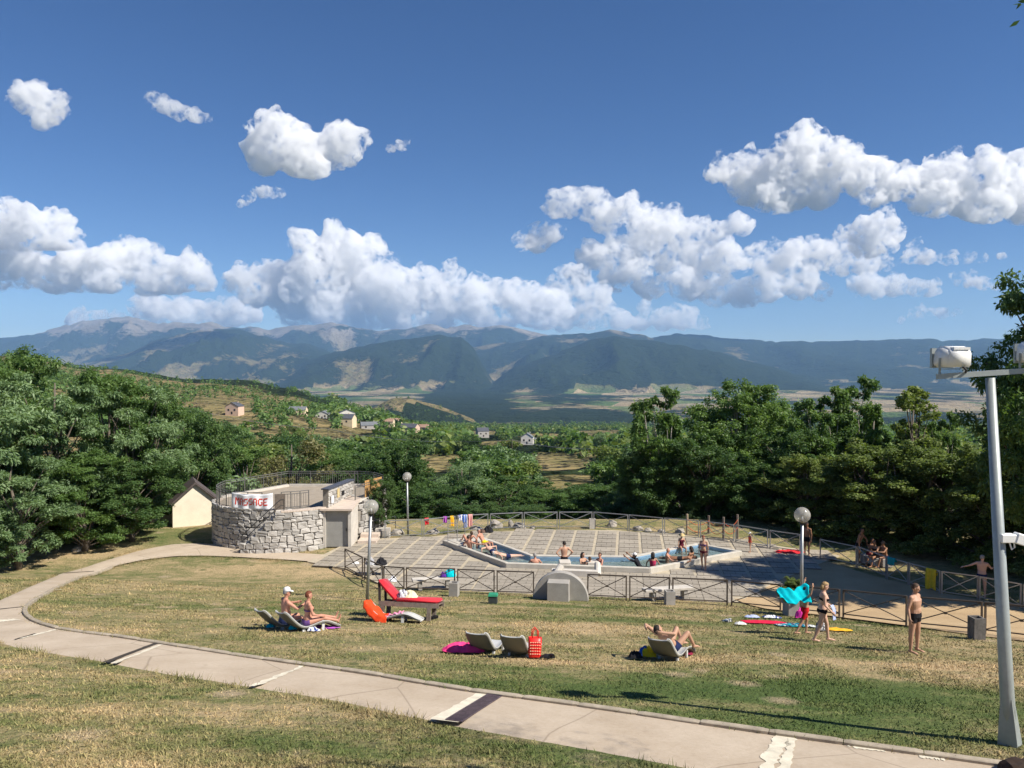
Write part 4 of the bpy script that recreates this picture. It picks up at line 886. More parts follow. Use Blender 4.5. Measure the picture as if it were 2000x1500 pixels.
# ---- banner on the front railing
def cloth(name, nu, nv, f, material, parent=None, th=.008):
    V = [f(i / nu, j / nv) for j in range(nv + 1) for i in range(nu + 1)]; Q = [(j * (nu + 1) + i, j * (nu + 1) + i + 1, (j + 1) * (nu + 1) + i + 1, (j + 1) * (nu + 1) + i) for j in range(nv) for i in range(nu)]
    m = bpy.data.meshes.new(name); m.from_pydata([tuple(v) for v in V], [], Q); m.materials.append(material); sm(m)
    o = link(bpy.data.objects.new(name, m), parent)
    if th:
        md = o.modifiers.new('thickness', 'SOLIDIFY'); md.thickness = th; md.offset = 0
    return o
m_ban = mat('banner_white', (.78, .79, .82), .8, .06, 5); m_red = mat('lettering_red', (.62, .05, .02), .7, .15, 8)
BR = DR + .03
bs = 2.32; bz0, bz1 = TOP + .05, TOP + .90
def banf(u, v, off=0.0):
    a = R(244.5) + u * bs / BR; r = BR + .045 * math.sin(u * 23) * (.35 + .65 * (1 - v)) + .02 * math.sin(u * 9 + v * 5) + off
    return Vector((DC.x + r * math.cos(a), DC.y + r * math.sin(a), bz0 + (bz1 - bz0) * v - .05 * math.sin(math.pi * u) * (v > .5) + .02 * math.sin(u * 14)))
ban = cloth('banner', 60, 10, banf, m_ban); tag(ban, 'white cloth banner lettered MASSAGE in red on the terrace railing', 'banner')
GL_ = {'M': ['1...1', '11.11', '1.1.1', '1...1', '1...1', '1...1', '1...1'], 'A': ['.111.', '1...1', '1...1', '11111', '1...1', '1...1', '1...1'], 'S': ['.1111', '1....', '1....', '.111.', '....1', '....1', '1111.'], 'G': ['.1111', '1....', '1....', '1..11', '1...1', '1...1', '.111.'], 'E': ['11111', '1....', '1....', '1111.', '1....', '1....', '11111']}
for k, ch in enumerate('MASSAGE'):
    v = []; f = []
    for r_, row in enumerate(GL_[ch]):
        for c_, bit in enumerate(row):
            if bit == '1':
                u0 = .115 + k * .113 + c_ * .0182; v0 = .74 - r_ * .068; q = len(v)
                for uu, vv in ((u0, v0 - .07), (u0 + .0235, v0 - .07), (u0 + .0235, v0 + .004), (u0, v0 + .004)): v.append(tuple(banf(uu, vv, .016)))
                f.append((q, q + 1, q + 2, q + 3))
    m = bpy.data.meshes.new('letter'); m.from_pydata(v, [], f); m.materials.append(m_red); link(bpy.data.objects.new('letter', m), ban)

# ---- cream cottage behind the terrace
def house(name, c, rz, w, d, h, ridge, mw, mr, label, group=None, wins=(), chim=True, eave=.3, gable='x', tiles=False):
    """body w x d, eaves at h, ridge at ridge running along local x (gable ends at +-x) or along y"""
    e = empty(name, c, rz, label, 'house', group); b_ = MB(); x, y = w / 2, d / 2
    if gable == 'x':
        b_.add([(-x, -y, -1.5), (x, -y, -1.5), (x, y, -1.5), (-x, y, -1.5), (-x, -y, h), (x, -y, h), (x, y, h), (-x, y, h), (-x, 0, ridge), (x, 0, ridge)], [(0, 1, 5, 4), (2, 3, 7, 6), (1, 2, 6, 9, 5), (3, 0, 4, 8, 7)])
        sl = (ridge - h) / y
        for s in (-1, 1):
            A = [(-x - eave, 0, ridge + .05), (x + eave, 0, ridge + .05), (x + eave, s * (y + eave), h - eave * sl + .05), (-x - eave, s * (y + eave), h - eave * sl + .05)]
            MB().add(A + [(p, q, z + .14) for p, q, z in A], [(0, 1, 2, 3), (7, 6, 5, 4), (0, 4, 5, 1), (1, 5, 6, 2), (2, 6, 7, 3), (3, 7, 4, 0)]).build('roof', mr, e)
    else:
        b_.add([(-x, -y, -1.5), (x, -y, -1.5), (x, y, -1.5), (-x, y, -1.5), (-x, -y, h), (x, -y, h), (x, y, h), (-x, y, h), (0, -y, ridge), (0, y, ridge)], [(0, 1, 5, 8, 4), (2, 3, 7, 9, 6), (1, 2, 6, 5), (3, 0, 4, 7)])
        sl = (ridge - h) / x
        for s in (-1, 1):
            A = [(0, -y - eave, ridge + .05), (0, y + eave, ridge + .05), (s * (x + eave), y + eave, h - eave * sl + .05), (s * (x + eave), -y - eave, h - eave * sl + .05)]
            MB().add(A + [(p, q, z + .14) for p, q, z in A], [(0, 1, 2, 3), (7, 6, 5, 4), (0, 4, 5, 1), (1, 5, 6, 2), (2, 6, 7, 3), (3, 7, 4, 0)]).build('roof', mr, e)
    b_.build('wall', mw, e)
    for wx, wz, ww, wh in wins:
        f_ = MB().box((wx, -y - .03, wz), (ww + .2, .1, wh + .2)).build('window', mat('shutter_brown', (.16, .09, .05), .8), e); MB().box((wx, -y - .09, wz), (ww, .04, wh)).build('pane', mat('window_glass', (.03, .035, .045), .15, .1, 3, bump=0), f_)
    if chim: MB().box((w * .22, .2, ridge + .35), (.6, .6, 1.1)).build('chimney', mw, e)
    return e
house('cottage', (-19.75, 47.6, -.1), .46, 2.55, 2.2, 1.45, 2.58, m_cream, mat('dark_roof', (.09, .07, .065), .8, .3, 5), 'small cream gabled cottage left of the stone terrace', eave=.18, gable='y', chim=False)
lw = MB().box((-21.6, 47.6, .35), (1.7, .2, 1.1)).build('garden_wall', m_conc); tag(lw, 'low grey garden wall beside the cream cottage', 'wall')

# ---- fences: framed panels with crossed bars
unit = MB().box((0, 0, 0), (1, 1, 1)).mesh('bar'); UNITS = {}
def bar_obj(name, a, b, w, material, parent):
    if material.name not in UNITS: m = unit.copy(); m.materials.append(material); UNITS[material.name] = m
    o = link(bpy.data.objects.new(name, UNITS[material.name]), parent); d = b - a
    o.rotation_euler = d.to_track_quat('X', 'Z').to_euler(); o.location = (a + b) / 2 - Vector(parent.location); o.scale = (d.length, w, w); return o
def fence(label, panels, material, h=1.0, group='crossed bar fences around the pool terrace', skip=()):
    G = [(gp(*a), gp(*b)) for a, b in panels]; e = empty('fence', G[0][0], 0, label, 'fence', group)
    for a, b in G:
        U = Vector((0, 0, 1)); d = (b - a).normalized() * .03
        for p in (a, b): bar_obj('post', p - U * .1, p + U * h, .05, material, e)
        bar_obj('top_rail', a + U * (h - .02), b + U * (h - .02), .045, material, e); bar_obj('bottom_rail', a + U * .13, b + U * .13, .035, material, e)
        bar_obj('brace', a + U * .15 + d, b + U * (h - .05) - d, .03, material, e); bar_obj('brace', b + U * .15 - d, a + U * (h - .05) + d, .026, material, e)
        c = (a + b) / 2 + U * (h * .54); o = bar_obj('centre_plate', c - (b - a).normalized() * .04, c + (b - a).normalized() * .04, .07, material, e); o.scale.y = .045
    return e
def chain(*p): return [(p[i], p[i + 1]) for i in range(0, len(p), 2)]
fence('brown crossed bar fence descending from the grey door to the lawn', chain((674, 1112), (708, 1130), (712, 1132), (747, 1150), (750, 1151), (789, 1154)), m_iron)
fence('brown crossed bar fence along the front left of the pool', chain((794, 1154), (888, 1156), (894, 1157), (965, 1160), (971, 1161), (1042, 1163)), m_iron)
fence('brown crossed bar fence right of the concrete half disc', chain((1148, 1168), (1223, 1172), (1230, 1172), (1307, 1175), (1314, 1176), (1420, 1181)), m_iron)
fence('brown crossed bar fence climbing beside the gravel drive', chain((1429, 1182), (1524, 1192), (1532, 1193), (1639, 1205), (1647, 1206), (1770, 1222), (1778, 1223), (1917, 1237), (1924, 1238), (2070, 1256)), m_iron)
fence('grey crossed bar fence behind the pool, hung with towels', chain((752, 1051), (824, 1048), (828, 1048), (889, 1041), (893, 1040), (953, 1036), (958, 1036), (1020, 1033), (1024, 1033), (1088, 1032), (1093, 1032), (1156, 1032), (1160, 1032), (1226, 1038), (1229, 1038), (1294, 1045), (1298, 1045), (1364, 1051), (1368, 1051), (1433, 1060), (1437, 1060), (1499, 1071), (1504, 1072), (1562, 1081)), m_steel)
fence('grey crossed bar fence in the shade along the far side of the drive', chain((1602, 1091), (1672, 1107), (1675, 1107), (1730, 1129), (1733, 1130), (1773, 1142), (1776, 1143), (1835, 1160), (1839, 1161), (1909, 1171), (1913, 1172), (1993, 1188), (1999, 1189), (2080, 1206)), m_steel)

# ---- pool
def inset(P, dist):
    n = len(P); res = []
    for i in range(n):
        a, b_, c = P[i - 1], P[i], P[(i + 1) % n]; d1 = (b_ - a).normalized(); d2 = (c - b_).normalized(); n1 = Vector((d1.y, -d1.x, 0)); n2 = Vector((d2.y, -d2.x, 0)); m_ = (n1 + n2).normalized()
        res.append(b_ + m_ * (dist / max(.35, m_.dot(n1))))
    return res
PO = [Vector((p.x, p.y, 0)) for p in POOL_XY]; PI_ = inset(PO, .21); PM = inset(PO, .25); WZ = .215
pool = empty('pool', PO[7], 0, 'angular raised concrete pool with bathers and clear blue water', 'pool')
m_rim = mat('pool_concrete', (.50, .465, .40), .8, .2, 2.5, world_=True, bump=.2); m_basin = mat('pool_blue', (.40, .53, .68), .6, .15, 2.5, world_=True)
for i in range(8):
    a, b_, c, d_ = PO[i], PO[(i + 1) % 8], PI_[(i + 1) % 8], PI_[i]
    W(MB().prism([(q.x, q.y) for q in (d_, c, b_, a)], -.05, RIM_Z + .001 * i).build('rim', m_rim, pool, bevel=.02))
v = [(p.x, p.y, .25) for p in PM] + [(p.x, p.y, -.6) for p in PM]
W(MB().add(v, [(i, (i + 1) % 8, 8 + (i + 1) % 8, 8 + i) for i in range(8)] + [tuple(range(8, 16))]).build('basin', m_basin, pool))
m_water, t, b = nodes('pool_water'); t.nodes.remove(b); p = pos_(t)
tr = nd(t, 'ShaderNodeBsdfTransparent'); tr.inputs[0].default_value = (.66, .82, .92, 1); gl = nd(t, 'ShaderNodeBsdfGlossy'); gl.inputs['Roughness'].default_value = .04; fr = nd(t, 'ShaderNodeFresnel'); fr.inputs[0].default_value = 1.33
bp = nd(t, 'ShaderNodeBump'); bp.inputs['Strength'].default_value = .55; bp.inputs['Distance'].default_value = .05; t.links.new(noise_(t, mapping_(t, p, (2.6, 4.2, 1)), 1.6, 3, .5, .6), bp.inputs['Height'])
for q in (gl, fr): t.links.new(bp.outputs[0], q.inputs['Normal'])
mx = nd(t, 'ShaderNodeMixShader'); t.links.new(fr.outputs[0], mx.inputs[0]); t.links.new(tr.outputs[0], mx.inputs[1]); t.links.new(gl.outputs[0], mx.inputs[2]); t.links.new(mx.outputs[0], t.nodes['Material Output'].inputs['Surface'])
PW = inset(PO, .208); wm = bpy.data.meshes.new('water'); wm.from_pydata([(p.x, p.y, WZ) for p in PW], [], [tuple(reversed(range(8)))]); wm.materials.append(m_water)
tag(link(bpy.data.objects.new('water', wm)), 'clear blue water in the concrete pool', kind='structure')
q = [PI_[0], PI_[1], PI_[1] + (PI_[2] - PI_[1]) * .18, PI_[0] + (PI_[7] - PI_[0]) * .30]      # shallow ledges in both arms
W(MB().prism([(p.x, p.y) for p in reversed(q)], -.5, WZ + .10).build('entry_ledge', m_rim, pool))
q = [PI_[4], PI_[5], PI_[5] + (PI_[6] - PI_[5]) * .20, PI_[4] + (PI_[3] - PI_[4]) * .22]
W(MB().prism([(p.x, p.y) for p in reversed(q)], -.5, WZ - .12).build('entry_ledge', m_rim, pool))
q = [PI_[4] + (PI_[3] - PI_[4]) * .22, PI_[5] + (PI_[6] - PI_[5]) * .20, PI_[5] + (PI_[6] - PI_[5]) * .27, PI_[4] + (PI_[3] - PI_[4]) * .30]
W(MB().prism([(p.x, p.y) for p in reversed(q)], -.5, WZ - .3).build('pool_step', m_rim, pool))
mb = MB()
for px_ in (875, 893): a = pz(px_, 1058, RIM_Z); mb.tube([a, a + Vector((0, 0, 1.0))], .022, 6)
a, b_ = pz(875, 1058, RIM_Z) + Vector((0, 0, 1.0)), pz(893, 1058, RIM_Z) + Vector((0, 0, 1.0)); mb.tube([a, b_], .022, 6)
a = pz(908, 1056, RIM_Z); mb.tube([a, a + Vector((0, 0, 1.0))], .022, 6); W(mb.build('pool_handrail', m_steel, pool))
# inlet blocks and channel at the near rim
ib = empty('water_inlet', pz(1120, 1118), 0, 'concrete inlet blocks and trough on the near pool rim', 'fountain')
for px_ in (1103, 1158): c = pz(px_, 1112); o = MB().box((c.x, c.y, .2), (.54, .6, .42)).build('inlet_block', m_lconc, ib, bevel=.02); W(o)
a, b_ = pz(1078, 1124), pz(1168, 1128); W(MB().bar(a + Vector((0, 0, .16)), b_ + Vector((0, 0, .16)), .34, .3).build('trough', m_lconc, ib))
a, b_ = pz(1084, 1125, .1), pz(1096, 1105, .5); W(MB().tube([a, b_], .17, 12).build('spout_pipe', m_lconc, ib)); a = pz(1168, 1124, .1); W(MB().tube([a, a + Vector((.05, .7, .35))], .15, 12).build('spout_pipe', m_lconc, ib))
# half disc
c = gp(1095, 1170); hd = empty('concrete_half_disc', c, math.atan2(UX.y, UX.x), 'big upright concrete half disc with a square block on its front', 'sculpture'); n = 28
prof = [(1.12 * math.cos(math.pi * i / n), 1.12 * math.sin(math.pi * i / n)) for i in range(n + 1)]
v = [(x, y, z) for y in (-.17, .17) for x, z in prof]; f = [tuple(range(n + 1)), tuple(reversed(range(n + 1, 2 * n + 2)))] + [(i + 1, i, n + 1 + i, n + 2 + i) for i in range(n)] + [(0, n, 2 * n + 1, n + 1)]
MB().add(v, f).build('disc', m_conc, hd, bevel=.015); MB().box((-.05, -.42, .42), (.86, .6, .86)).build('block', m_conc, hd, bevel=.015)

# ---- benches, bins, boxes
def bench(px0, px1, py, label, behind=.8):
    a, b_ = gp(px0, py), gp(px1, py); c = (a + b_) / 2 + Vector((0, behind, 0)); Ln = (b_ - a).length; z = gz(c.x, c.y) + .04
    e = empty('bench', (c.x, c.y, z), math.atan2(b_.y - a.y, b_.x - a.x), label, 'bench', 'concrete benches on the pool terrace'); MB().box((0, 0, .42), (Ln, .45, .10)).build('seat', m_lconc, e, bevel=.012)
    for s in (-1, 1): MB().box((s * Ln * .32, 0, .18), (.16, .36, .37)).build('leg', m_conc, e)
    return e
bench1 = bench(800, 886, 1156, 'pale concrete bench carrying a turquoise bundle'); bench2 = bench(1264, 1362, 1177, 'pale concrete bench right of the half disc, empty')
bench3 = bench(712, 752, 1130, 'short pale block bench behind the left fence', .5)
def bin_(px, py, label, s=.36, h=.56, mt=None):
    c = gp(px, py); e = empty('litter_bin', c, rng.uniform(-.2, .1), label, 'litter bin', 'square concrete litter bins')
    w = s / 2; t_ = .05; mb = MB()
    for x, y, dx, dy in ((0, -w + t_ / 2, s, t_), (0, w - t_ / 2, s, t_), (-w + t_ / 2, 0, t_, s - 2 * t_), (w - t_ / 2, 0, t_, s - 2 * t_)): mb.box((x, y, h / 2 - .02), (dx, dy, h))
    mb.build('shell', mt or m_conc, e); MB().box((0, 0, h * .45), (s - 2 * t_, s - 2 * t_, .03)).build('liner', m_black, e)
bin_(887, 1163, 'weathered concrete litter bin beside the turquoise bundle'); bin_(1308, 1180, 'concrete litter bin in front of the empty bench'); bin_(1157, 1031, 'pale concrete litter bin at the back fence', mt=m_lconc); bin_(1907, 1247, 'dark weathered stone bin at the foot of the drive fence', .34, .66, mat('dark_stone', (.13, .12, .11), .9, .5, 9))
c = gp(963, 1177); e = empty('junction_box', c, -.1, 'small dark box with a green lid on the grass', 'box'); MB().box((0, 0, .14), (.32, .3, .28)).build('body', mat('dark_green_grey', (.05, .06, .06), .6), e); MB().box((0, 0, .31), (.36, .34, .07), taper=.85).build('lid', mat('green_lid', (.03, .26, .14), .5), e)
MB2 = pz(748, 1048); e = empty('stone_planter', (MB2.x, MB2.y, 0), 0, 'low concrete planter box at the terrace corner', 'planter'); MB().box((0, 0, .2), (.8, .5, .55)).build('tub', m_lconc, e); MB().box((0, -.26, .22), (.5, .03, .34)).build('front_panel', m_conc, e)
plant('lush', MB2.x - .1, MB2.y + .4, .3, 3.0, 1.6, 'climbing shrub growing up the terrace corner', 'shrub', cat='shrub')
# ---- lamps
m_globe, t, b = nodes('lamp_globe'); b.inputs['Base Color'].default_value = (.75, .72, .66, 1); b.inputs['Roughness'].default_value = .08
n = noise_(t, obj_(t), 6, 4); t.links.new(ramp_(t, n, [(.3, (.55, .52, .46)), (.7, (.8, .78, .72))]), b.inputs['Base Color'])
trn = nd(t, 'ShaderNodeBsdfTransparent'); trn.inputs[0].default_value = (.88, .88, .86, 1); mx = nd(t, 'ShaderNodeMixShader'); mx.inputs[0].default_value = .62
t.links.new(b.outputs[0], mx.inputs[1]); t.links.new(trn.outputs[0], mx.inputs[2]); t.links.new(mx.outputs[0], t.nodes['Material Output'].inputs['Surface'])
def lamp(base, top, dia, label, plane=False):
    c = gp(*base); tp = at(top[0], top[1], c.y); e = empty('globe_lamp', c, 0, label, 'lamp', 'globe lamp posts'); d = tp - c; k = d.length; u = d / k; r = dia / 2
    MB().tube([u * -.1, u * (k - r)], [.062, .05], 10).build('pole', m_steel, e, True); MB().tube([u * (k - r - .03), u * (k - r + .09)], .10, 12).build('collar', m_dark, e, True); MB().tube([u * (k - r + .06), u * (k - r * .2)], [.05, .03], 8).build('bulb_holder', m_white, e, True)
    bm = bmesh.new(); bmesh.ops.create_uvsphere(bm, u_segments=28, v_segments=18, radius=r); m = bpy.data.meshes.new('globe'); bm.to_mesh(m); bm.free(); m.materials.append(m_globe); sm(m); o = link(bpy.data.objects.new('globe', m), e); o.location = d
lamp((717, 1171), (725, 990), .54, 'globe lamp post on the lawn by the red lounger'); lamp((797, 1044), (795, 931), .52, 'globe lamp post at the back fence right of the terrace'); lamp((1565, 1204), (1567, 1006), .56, 'globe lamp post beside the planter on the right')
c = gp(1562, 1203); e = empty('planter', (c.x - .05, c.y + .45, gz(c.x, c.y + .45)), 0, 'square concrete planter with a leafy bush by the globe lamp', 'planter'); MB().box((0, 0, .25), (.62, .6, .62)).build('tub', m_conc, e, bevel=.02)
hz6 = link(bpy.data.objects.new('bush', KIND['hazel'][0][1]), e); hz6.scale = (.15, .15, .085); hz6.location = (0, 0, .5)
# ---- floodlight pole
c = gp(1972, 1452); tp = at(1934, 738, c.y + .1); fl = empty('floodlight_pole', c, 0, 'tall grey floodlight pole on the right with two lamps and a small camera', 'light pole'); d = tp - c; u = d.normalized(); k = d.length
m_pole = mat('grey_paint', (.33, .36, .35), .4, .15, 3, .2); MB().tube([u * .0, u * .62, u * .75, u * k], [.10, .098, .095, .064], 16).build('pole', m_pole, fl, True); MB().tube([u * -.1, u * .02, u * .68], [.19, .18, .10], 4).build('base_flare', m_pole, fl)
MB().bar(d + Vector((-.80, -.05, .02)), d + Vector((.95, .02, .13)), .07, .075).build('cross_arm', m_pole, fl)
def flood(loc, rz, sx=1.0):
    pr = [(-.20, -.17), (-.21, .08), (-.16, .17), (-.04, .215), (.10, .20), (.17, .12), (.2, -.02), (.2, -.12), (.16, -.17)]   # y,z outline of the housing
    n = len(pr); v = [(x, y, z) for x in (-.25 * sx, .25 * sx) for y, z in pr]; f = [tuple(range(n)), tuple(reversed(range(n, 2 * n)))] + [(i, n + i, n + (i + 1) % n, (i + 1) % n) for i in range(n)]
    Mx = Matrix.Translation(loc) @ Matrix.Rotation(rz, 4, 'Z') @ Matrix.Scale(.8, 4); o = MB().add(v, f, Mx).build('floodlight', m_white, fl, False, .03, 3); sm(o.data)
    mb = MB()
    for i in range(13): x = -.15 + i * .028; mb.box((x, -.13, .17), (.012, .16, .05), Mx @ Matrix.Rotation(.0, 4, 'X'))
    mb.build('cooling_fins', m_white, o)
    MB().box((0, .22, .0), (.52 * sx, .05, .36), Mx).build('visor', m_pole, o); mb = MB()
    for s in (-1, 1): mb.bar(Mx @ Vector((s * .27 * sx, 0, 0)), Mx @ Vector((s * .27 * sx, 0, -.30)), .03, .012)
    mb.bar(Mx @ Vector((-.27 * sx, 0, -.2)), Mx @ Vector((.27 * sx, 0, -.2)), .03, .012); mb.build('bracket', m_pole, o); MB().tube([Mx @ Vector((.05, -.2, -.16)), Mx @ Vector((.1, -.22, -.22)), Mx @ Vector((.2, -.1, -.27))], .018, 6).build('cable', m_black, o)
flood(Vector(d) + Vector((-.56, 0, .29)), .25); flood(Vector(d) + Vector((.66, 0, .36)), -.1)
a = u * (k * .565); MB().box((a.x + .08, a.y - .06, a.z), (.22, .14, .12)).build('camera_mount', m_white, fl, bevel=.01); cm_ = MB().box((0, 0, 0), (.3, .13, .16), Matrix.Translation((a.x + .32, a.y - .08, a.z - .03)) @ Matrix.Rotation(.3, 4, 'Y'), ).build('camera_head', m_white, fl, bevel=.015)
MB().tube([(a.x + .1, a.y - .09, a.z - .06), (a.x + .13, a.y - .1, a.z - .16), (a.x + .17, a.y - .1, a.z - .13), (a.x + .16, a.y - .1, a.z - .05)], .012, 6).build('cable', m_white, fl)
# ---- stakes and rope, stones, log bits
e = empty('stake_barrier', pz(1342, 1044), 0, 'wooden stakes joined by orange rope behind the pool', 'barrier'); tops = []
for px_, b0, t0 in ((1342, 1043, 1004), (1384, 1041, 1007), (1413, 1056, 1010), (1440, 1052, 1005)):
    a = pz(px_, b0); h = at(px_, t0, a.y).z; W(MB().tube([a - Vector((0, 0, .2)), a + Vector((.0, 0, h))], [.075, .065], 8).build('stake', m_oldwood if px_ != 1342 else mat('pale_stake', (.38, .3, .2), .85, .3, 8), e)); tops.append(a + Vector((0, -.06, h)))
m_rope = mat('orange_rope', (.55, .12, .04), .8, .2, 9)
for i in range(3):
    for dz in (.28, .7): a, b_ = tops[i] - Vector((0, 0, dz)), tops[i + 1] - Vector((0, 0, dz)); W(MB().tube([a + (b_ - a) * s - Vector((0, 0, .3 * 4 * s * (1 - s))) for s in np.linspace(0, 1, 9)], .018, 5).build('rope', m_rope, e))
def rock(px, py, w, h, label, y=None, mt=None):
    c = gp(px, py); w *= .85; h *= .72; bm = bmesh.new(); bmesh.ops.create_icosphere(bm, subdivisions=3, radius=1); sd = rng.random() * 50
    for v in bm.verts:
        q = v.co.copy(); k = 1 + .35 * (float(fbm(np.array([q.x * 1.3 + sd]), np.array([q.y * 1.3 + q.z * 1.7]), 3, 4)[0]) - .5) * 2; v.co = Vector((q.x * w / 2 * k, q.y * w * .4 * k, max(-.1, q.z * h * k)))
    m = bpy.data.meshes.new('boulder'); bm.to_mesh(m); bm.free(); m.materials.append(mt or mat('boulder', (.33, .30, .26), .9, .35, 3, bump=.4)); o = link(bpy.data.objects.new('boulder', m)); o.location = c; o.rotation_euler = (0, rng.uniform(-.25, .1), rng.uniform(-.3, .3)); tag(o, label, 'boulder', 'pale boulders along the back fence')
for a in [(968, 1029, 1.1, .62, 'large tilted pale boulder behind the backpack'), (998, 1029, .45, .55, 'upright narrow boulder next to the large tilted one'), (1015, 1030, .95, .45, 'long flat boulder right of the upright one'), (1040, 1031, .4, .2, 'tiny pale boulder left of the third back fence post pair'), (846, 1041, .8, .35, 'grey rubble boulder below the red hanging cloth'), (1195, 1027, .7, .5, 'round white boulder right of the back litter bin'),
          (1246, 1035, .7, .35, 'brownish low boulder right of the round white one'), (1266, 1037, .55, .3, 'pale low boulder third from the stakes'), (1292, 1041, .6, .35, 'pale boulder second from the stakes'), (1328, 1040, .7, .35, 'boulder just left of the stakes'), (930, 1033, .8, .25, 'low pale boulder below the striped towel'), (775, 1042, .9, .4, 'broken grey boulder at the back lamp foot'), (152, 1075, .7, .32, 'lone pale stone block at the left lawn edge')]: rock(*a)
c = gp(1990, 1520); rock(1996, 1511, .62, .3, 'dark brown rounded stump at the lower right corner', mt=mat('brown_stump', (.035, .02, .012), .9, .4, 6))
# ---- far village houses and power line
walls = [mat('house_pink', (.62, .44, .33), .9, .1, .4), mat('house_cream', (.72, .58, .38), .9, .1, .4), mat('house_white', (.72, .68, .6), .9, .1, .4), mat('house_grey', (.45, .42, .38), .9, .1, .4)]; mgr = mat('grey_slate_roof', (.16, .17, .18), .7, .2, .6); mdr = mat('dark_slate_roof', (.075, .08, .095), .7, .2, .6); mtr = mat('clay_roof', (.32, .2, .14), .8, .2, .6)
HL = ['pink square house standing alone on the left of the village', 'cream house with a wide grey roof, second from the left', 'small white house with a grey roof beside a dark tree', 'dark roofed house with a balcony on the upper row', 'cream house with dark roof in the lower row', 'small yellow house high on the right of the village', 'low cream house with clay roof in the lower row', 'big house with two dark roofs at the village end', 'long grey roofed barn left of the low cream house', 'house with a pale gable at the village end, right of the dark roofs', 'white farmhouse half hidden among trees', 'grey stone house ruin among the trees', 'white gabled house alone in the middle slope', 'small grey shed beside the white gabled house']
HS = [(8, 7, 5.5, 7.8, 0, 1), (11, 8, 3.8, 6, 1, 0), (9, 8, 3.6, 5.6, 2, 0), (12, 8, 4.5, 7, 2, 1), (13, 9, 5, 7.5, 1, 1), (8, 7, 4, 6, 1, 2), (9, 7, 4, 6, 1, 2), (12, 9, 5.5, 8, 0, 1), (12, 8, 2.8, 5, 3, 0), (8, 9, 5.5, 7.6, 0, 2), (9, 7, 4, 6, 2, 0), (9, 8, 5.5, 8, 3, 1), (7.5, 7, 5, 7.5, 2, 0), (5, 5, 3, 4.5, 3, 0)]
for (px_, py_, Yh), lab, (w, d_, h, rd, wi, ri) in zip(HOUSES, HL, HS):
    w, d_, h, rd = w * 1.25, d_ * 1.25, h * 1.2, rd * 1.2
    x = (px_ - 1000) / F * Yh; p = at(px_, py_, Yh); z = min(p.z, tz(x, Yh) + 1.2) if tz(x, Yh) < p.z - 3 else max(p.z, tz(x, Yh))
    house('village_house', (x, Yh, z), rng.uniform(-.5, .3), w, d_, h, rd, walls[wi], (mgr, mdr, mtr)[ri], lab, 'village houses on the slope', [(-w * .25, h * .62, 1.1, 1.3), (w * .22, h * .62, 1.1, 1.3)] + ([(0, h * .3, 1.0, 1.6)] if h > 4 else []), gable='y' if wi == 2 or rng.random() < .3 else 'x')
    if tz(x, Yh) < z - .5: MB().box((x, Yh + 1, z - 4), (w * 1.6, d_ * 1.6, 7.8)).build('house_plinth', m_conc).__setitem__('kind', 'structure')
e = empty('power_line', (0, 60, 0), 0, 'overhead power line on slim poles crossing the slope', 'power line'); mw = mat('wire', (.25, .25, .26), .5); tp_ = []
for px_, Yp in ((330, 420), (640, 330), (1000, 250), (1330, 190)):
    x = (px_ - 1000) / F * Yp; z = tz(x, Yp); W(MB().tube([(x, Yp, z - 1), (x, Yp, z + 11.5)], [.16, .11], 6).build('pole', m_oldwood, e)); W(MB().bar((x - .8, Yp, z + 11), (x + .8, Yp, z + 11), .12).build('cross_arm', m_oldwood, e)); tp_.append(Vector((x, Yp, z + 11.1)))
for o_ in (-.7, 0, .7):
    for a, b_ in zip(tp_[:-1], tp_[1:]): W(MB().tube([a + (b_ - a) * s + Vector((o_, 0, -5 * 4 * s * (1 - s) * .5)) for s in np.linspace(0, 1, 17)], .028, 4, False).build('wire', mw, e))
# dark leafy branch at the upper right corner
br = empty('overhanging_tree', at(2030, 30, 6), 0, 'tree whose dark leafy branch tip hangs in at the upper right corner', 'tree'); bl = br.location
MB().tube([(5.4, -1.5, gz(bl.x + 5.4, 4.5) - bl.z - .3), (5.5, -1.5, -3), (5.3, -1.4, 1.0), (5.6, -1.3, 4.0)], [.26, .22, .17, .08], 9).build('trunk', m_bark, br, True)
MB().tube([(5.35, -1.4, .6), (3.6, -.6, 1.3), (1.2, .0, .9), (.4, .05, .3), (0, 0, .05), (-.1, 0, -.1)], [.09, .06, .03, .02, .012, .006], 6).build('branch', m_bark, br, True)
V, tint = leaves(np.array([[-.09, 0, -.02], [-.06, 0, .1], [.05, 0, .0], [.1, 0, .2], [-.09, 0, -.1]] + [[5.4 + 1.6 * math.cos(q * 2.4), -1.4 + 1.6 * math.sin(q * 2.4), 2.2 + q * .16] for q in range(20)]), np.array([[.07, .1, .08]] * 5 + [[.8, .8, .5]] * 20), [9, 9, 20, 20, 6] + [110] * 20, .09, 2.4, .2, .8, 99)
cm2 = np_mesh('foliage', V, np.arange(len(V)).reshape(-1, 4), L['dark']); fattr(cm2, 'tint', tint); link(bpy.data.objects.new('foliage', cm2), br)
print('site', round(time.time() - T0, 1))
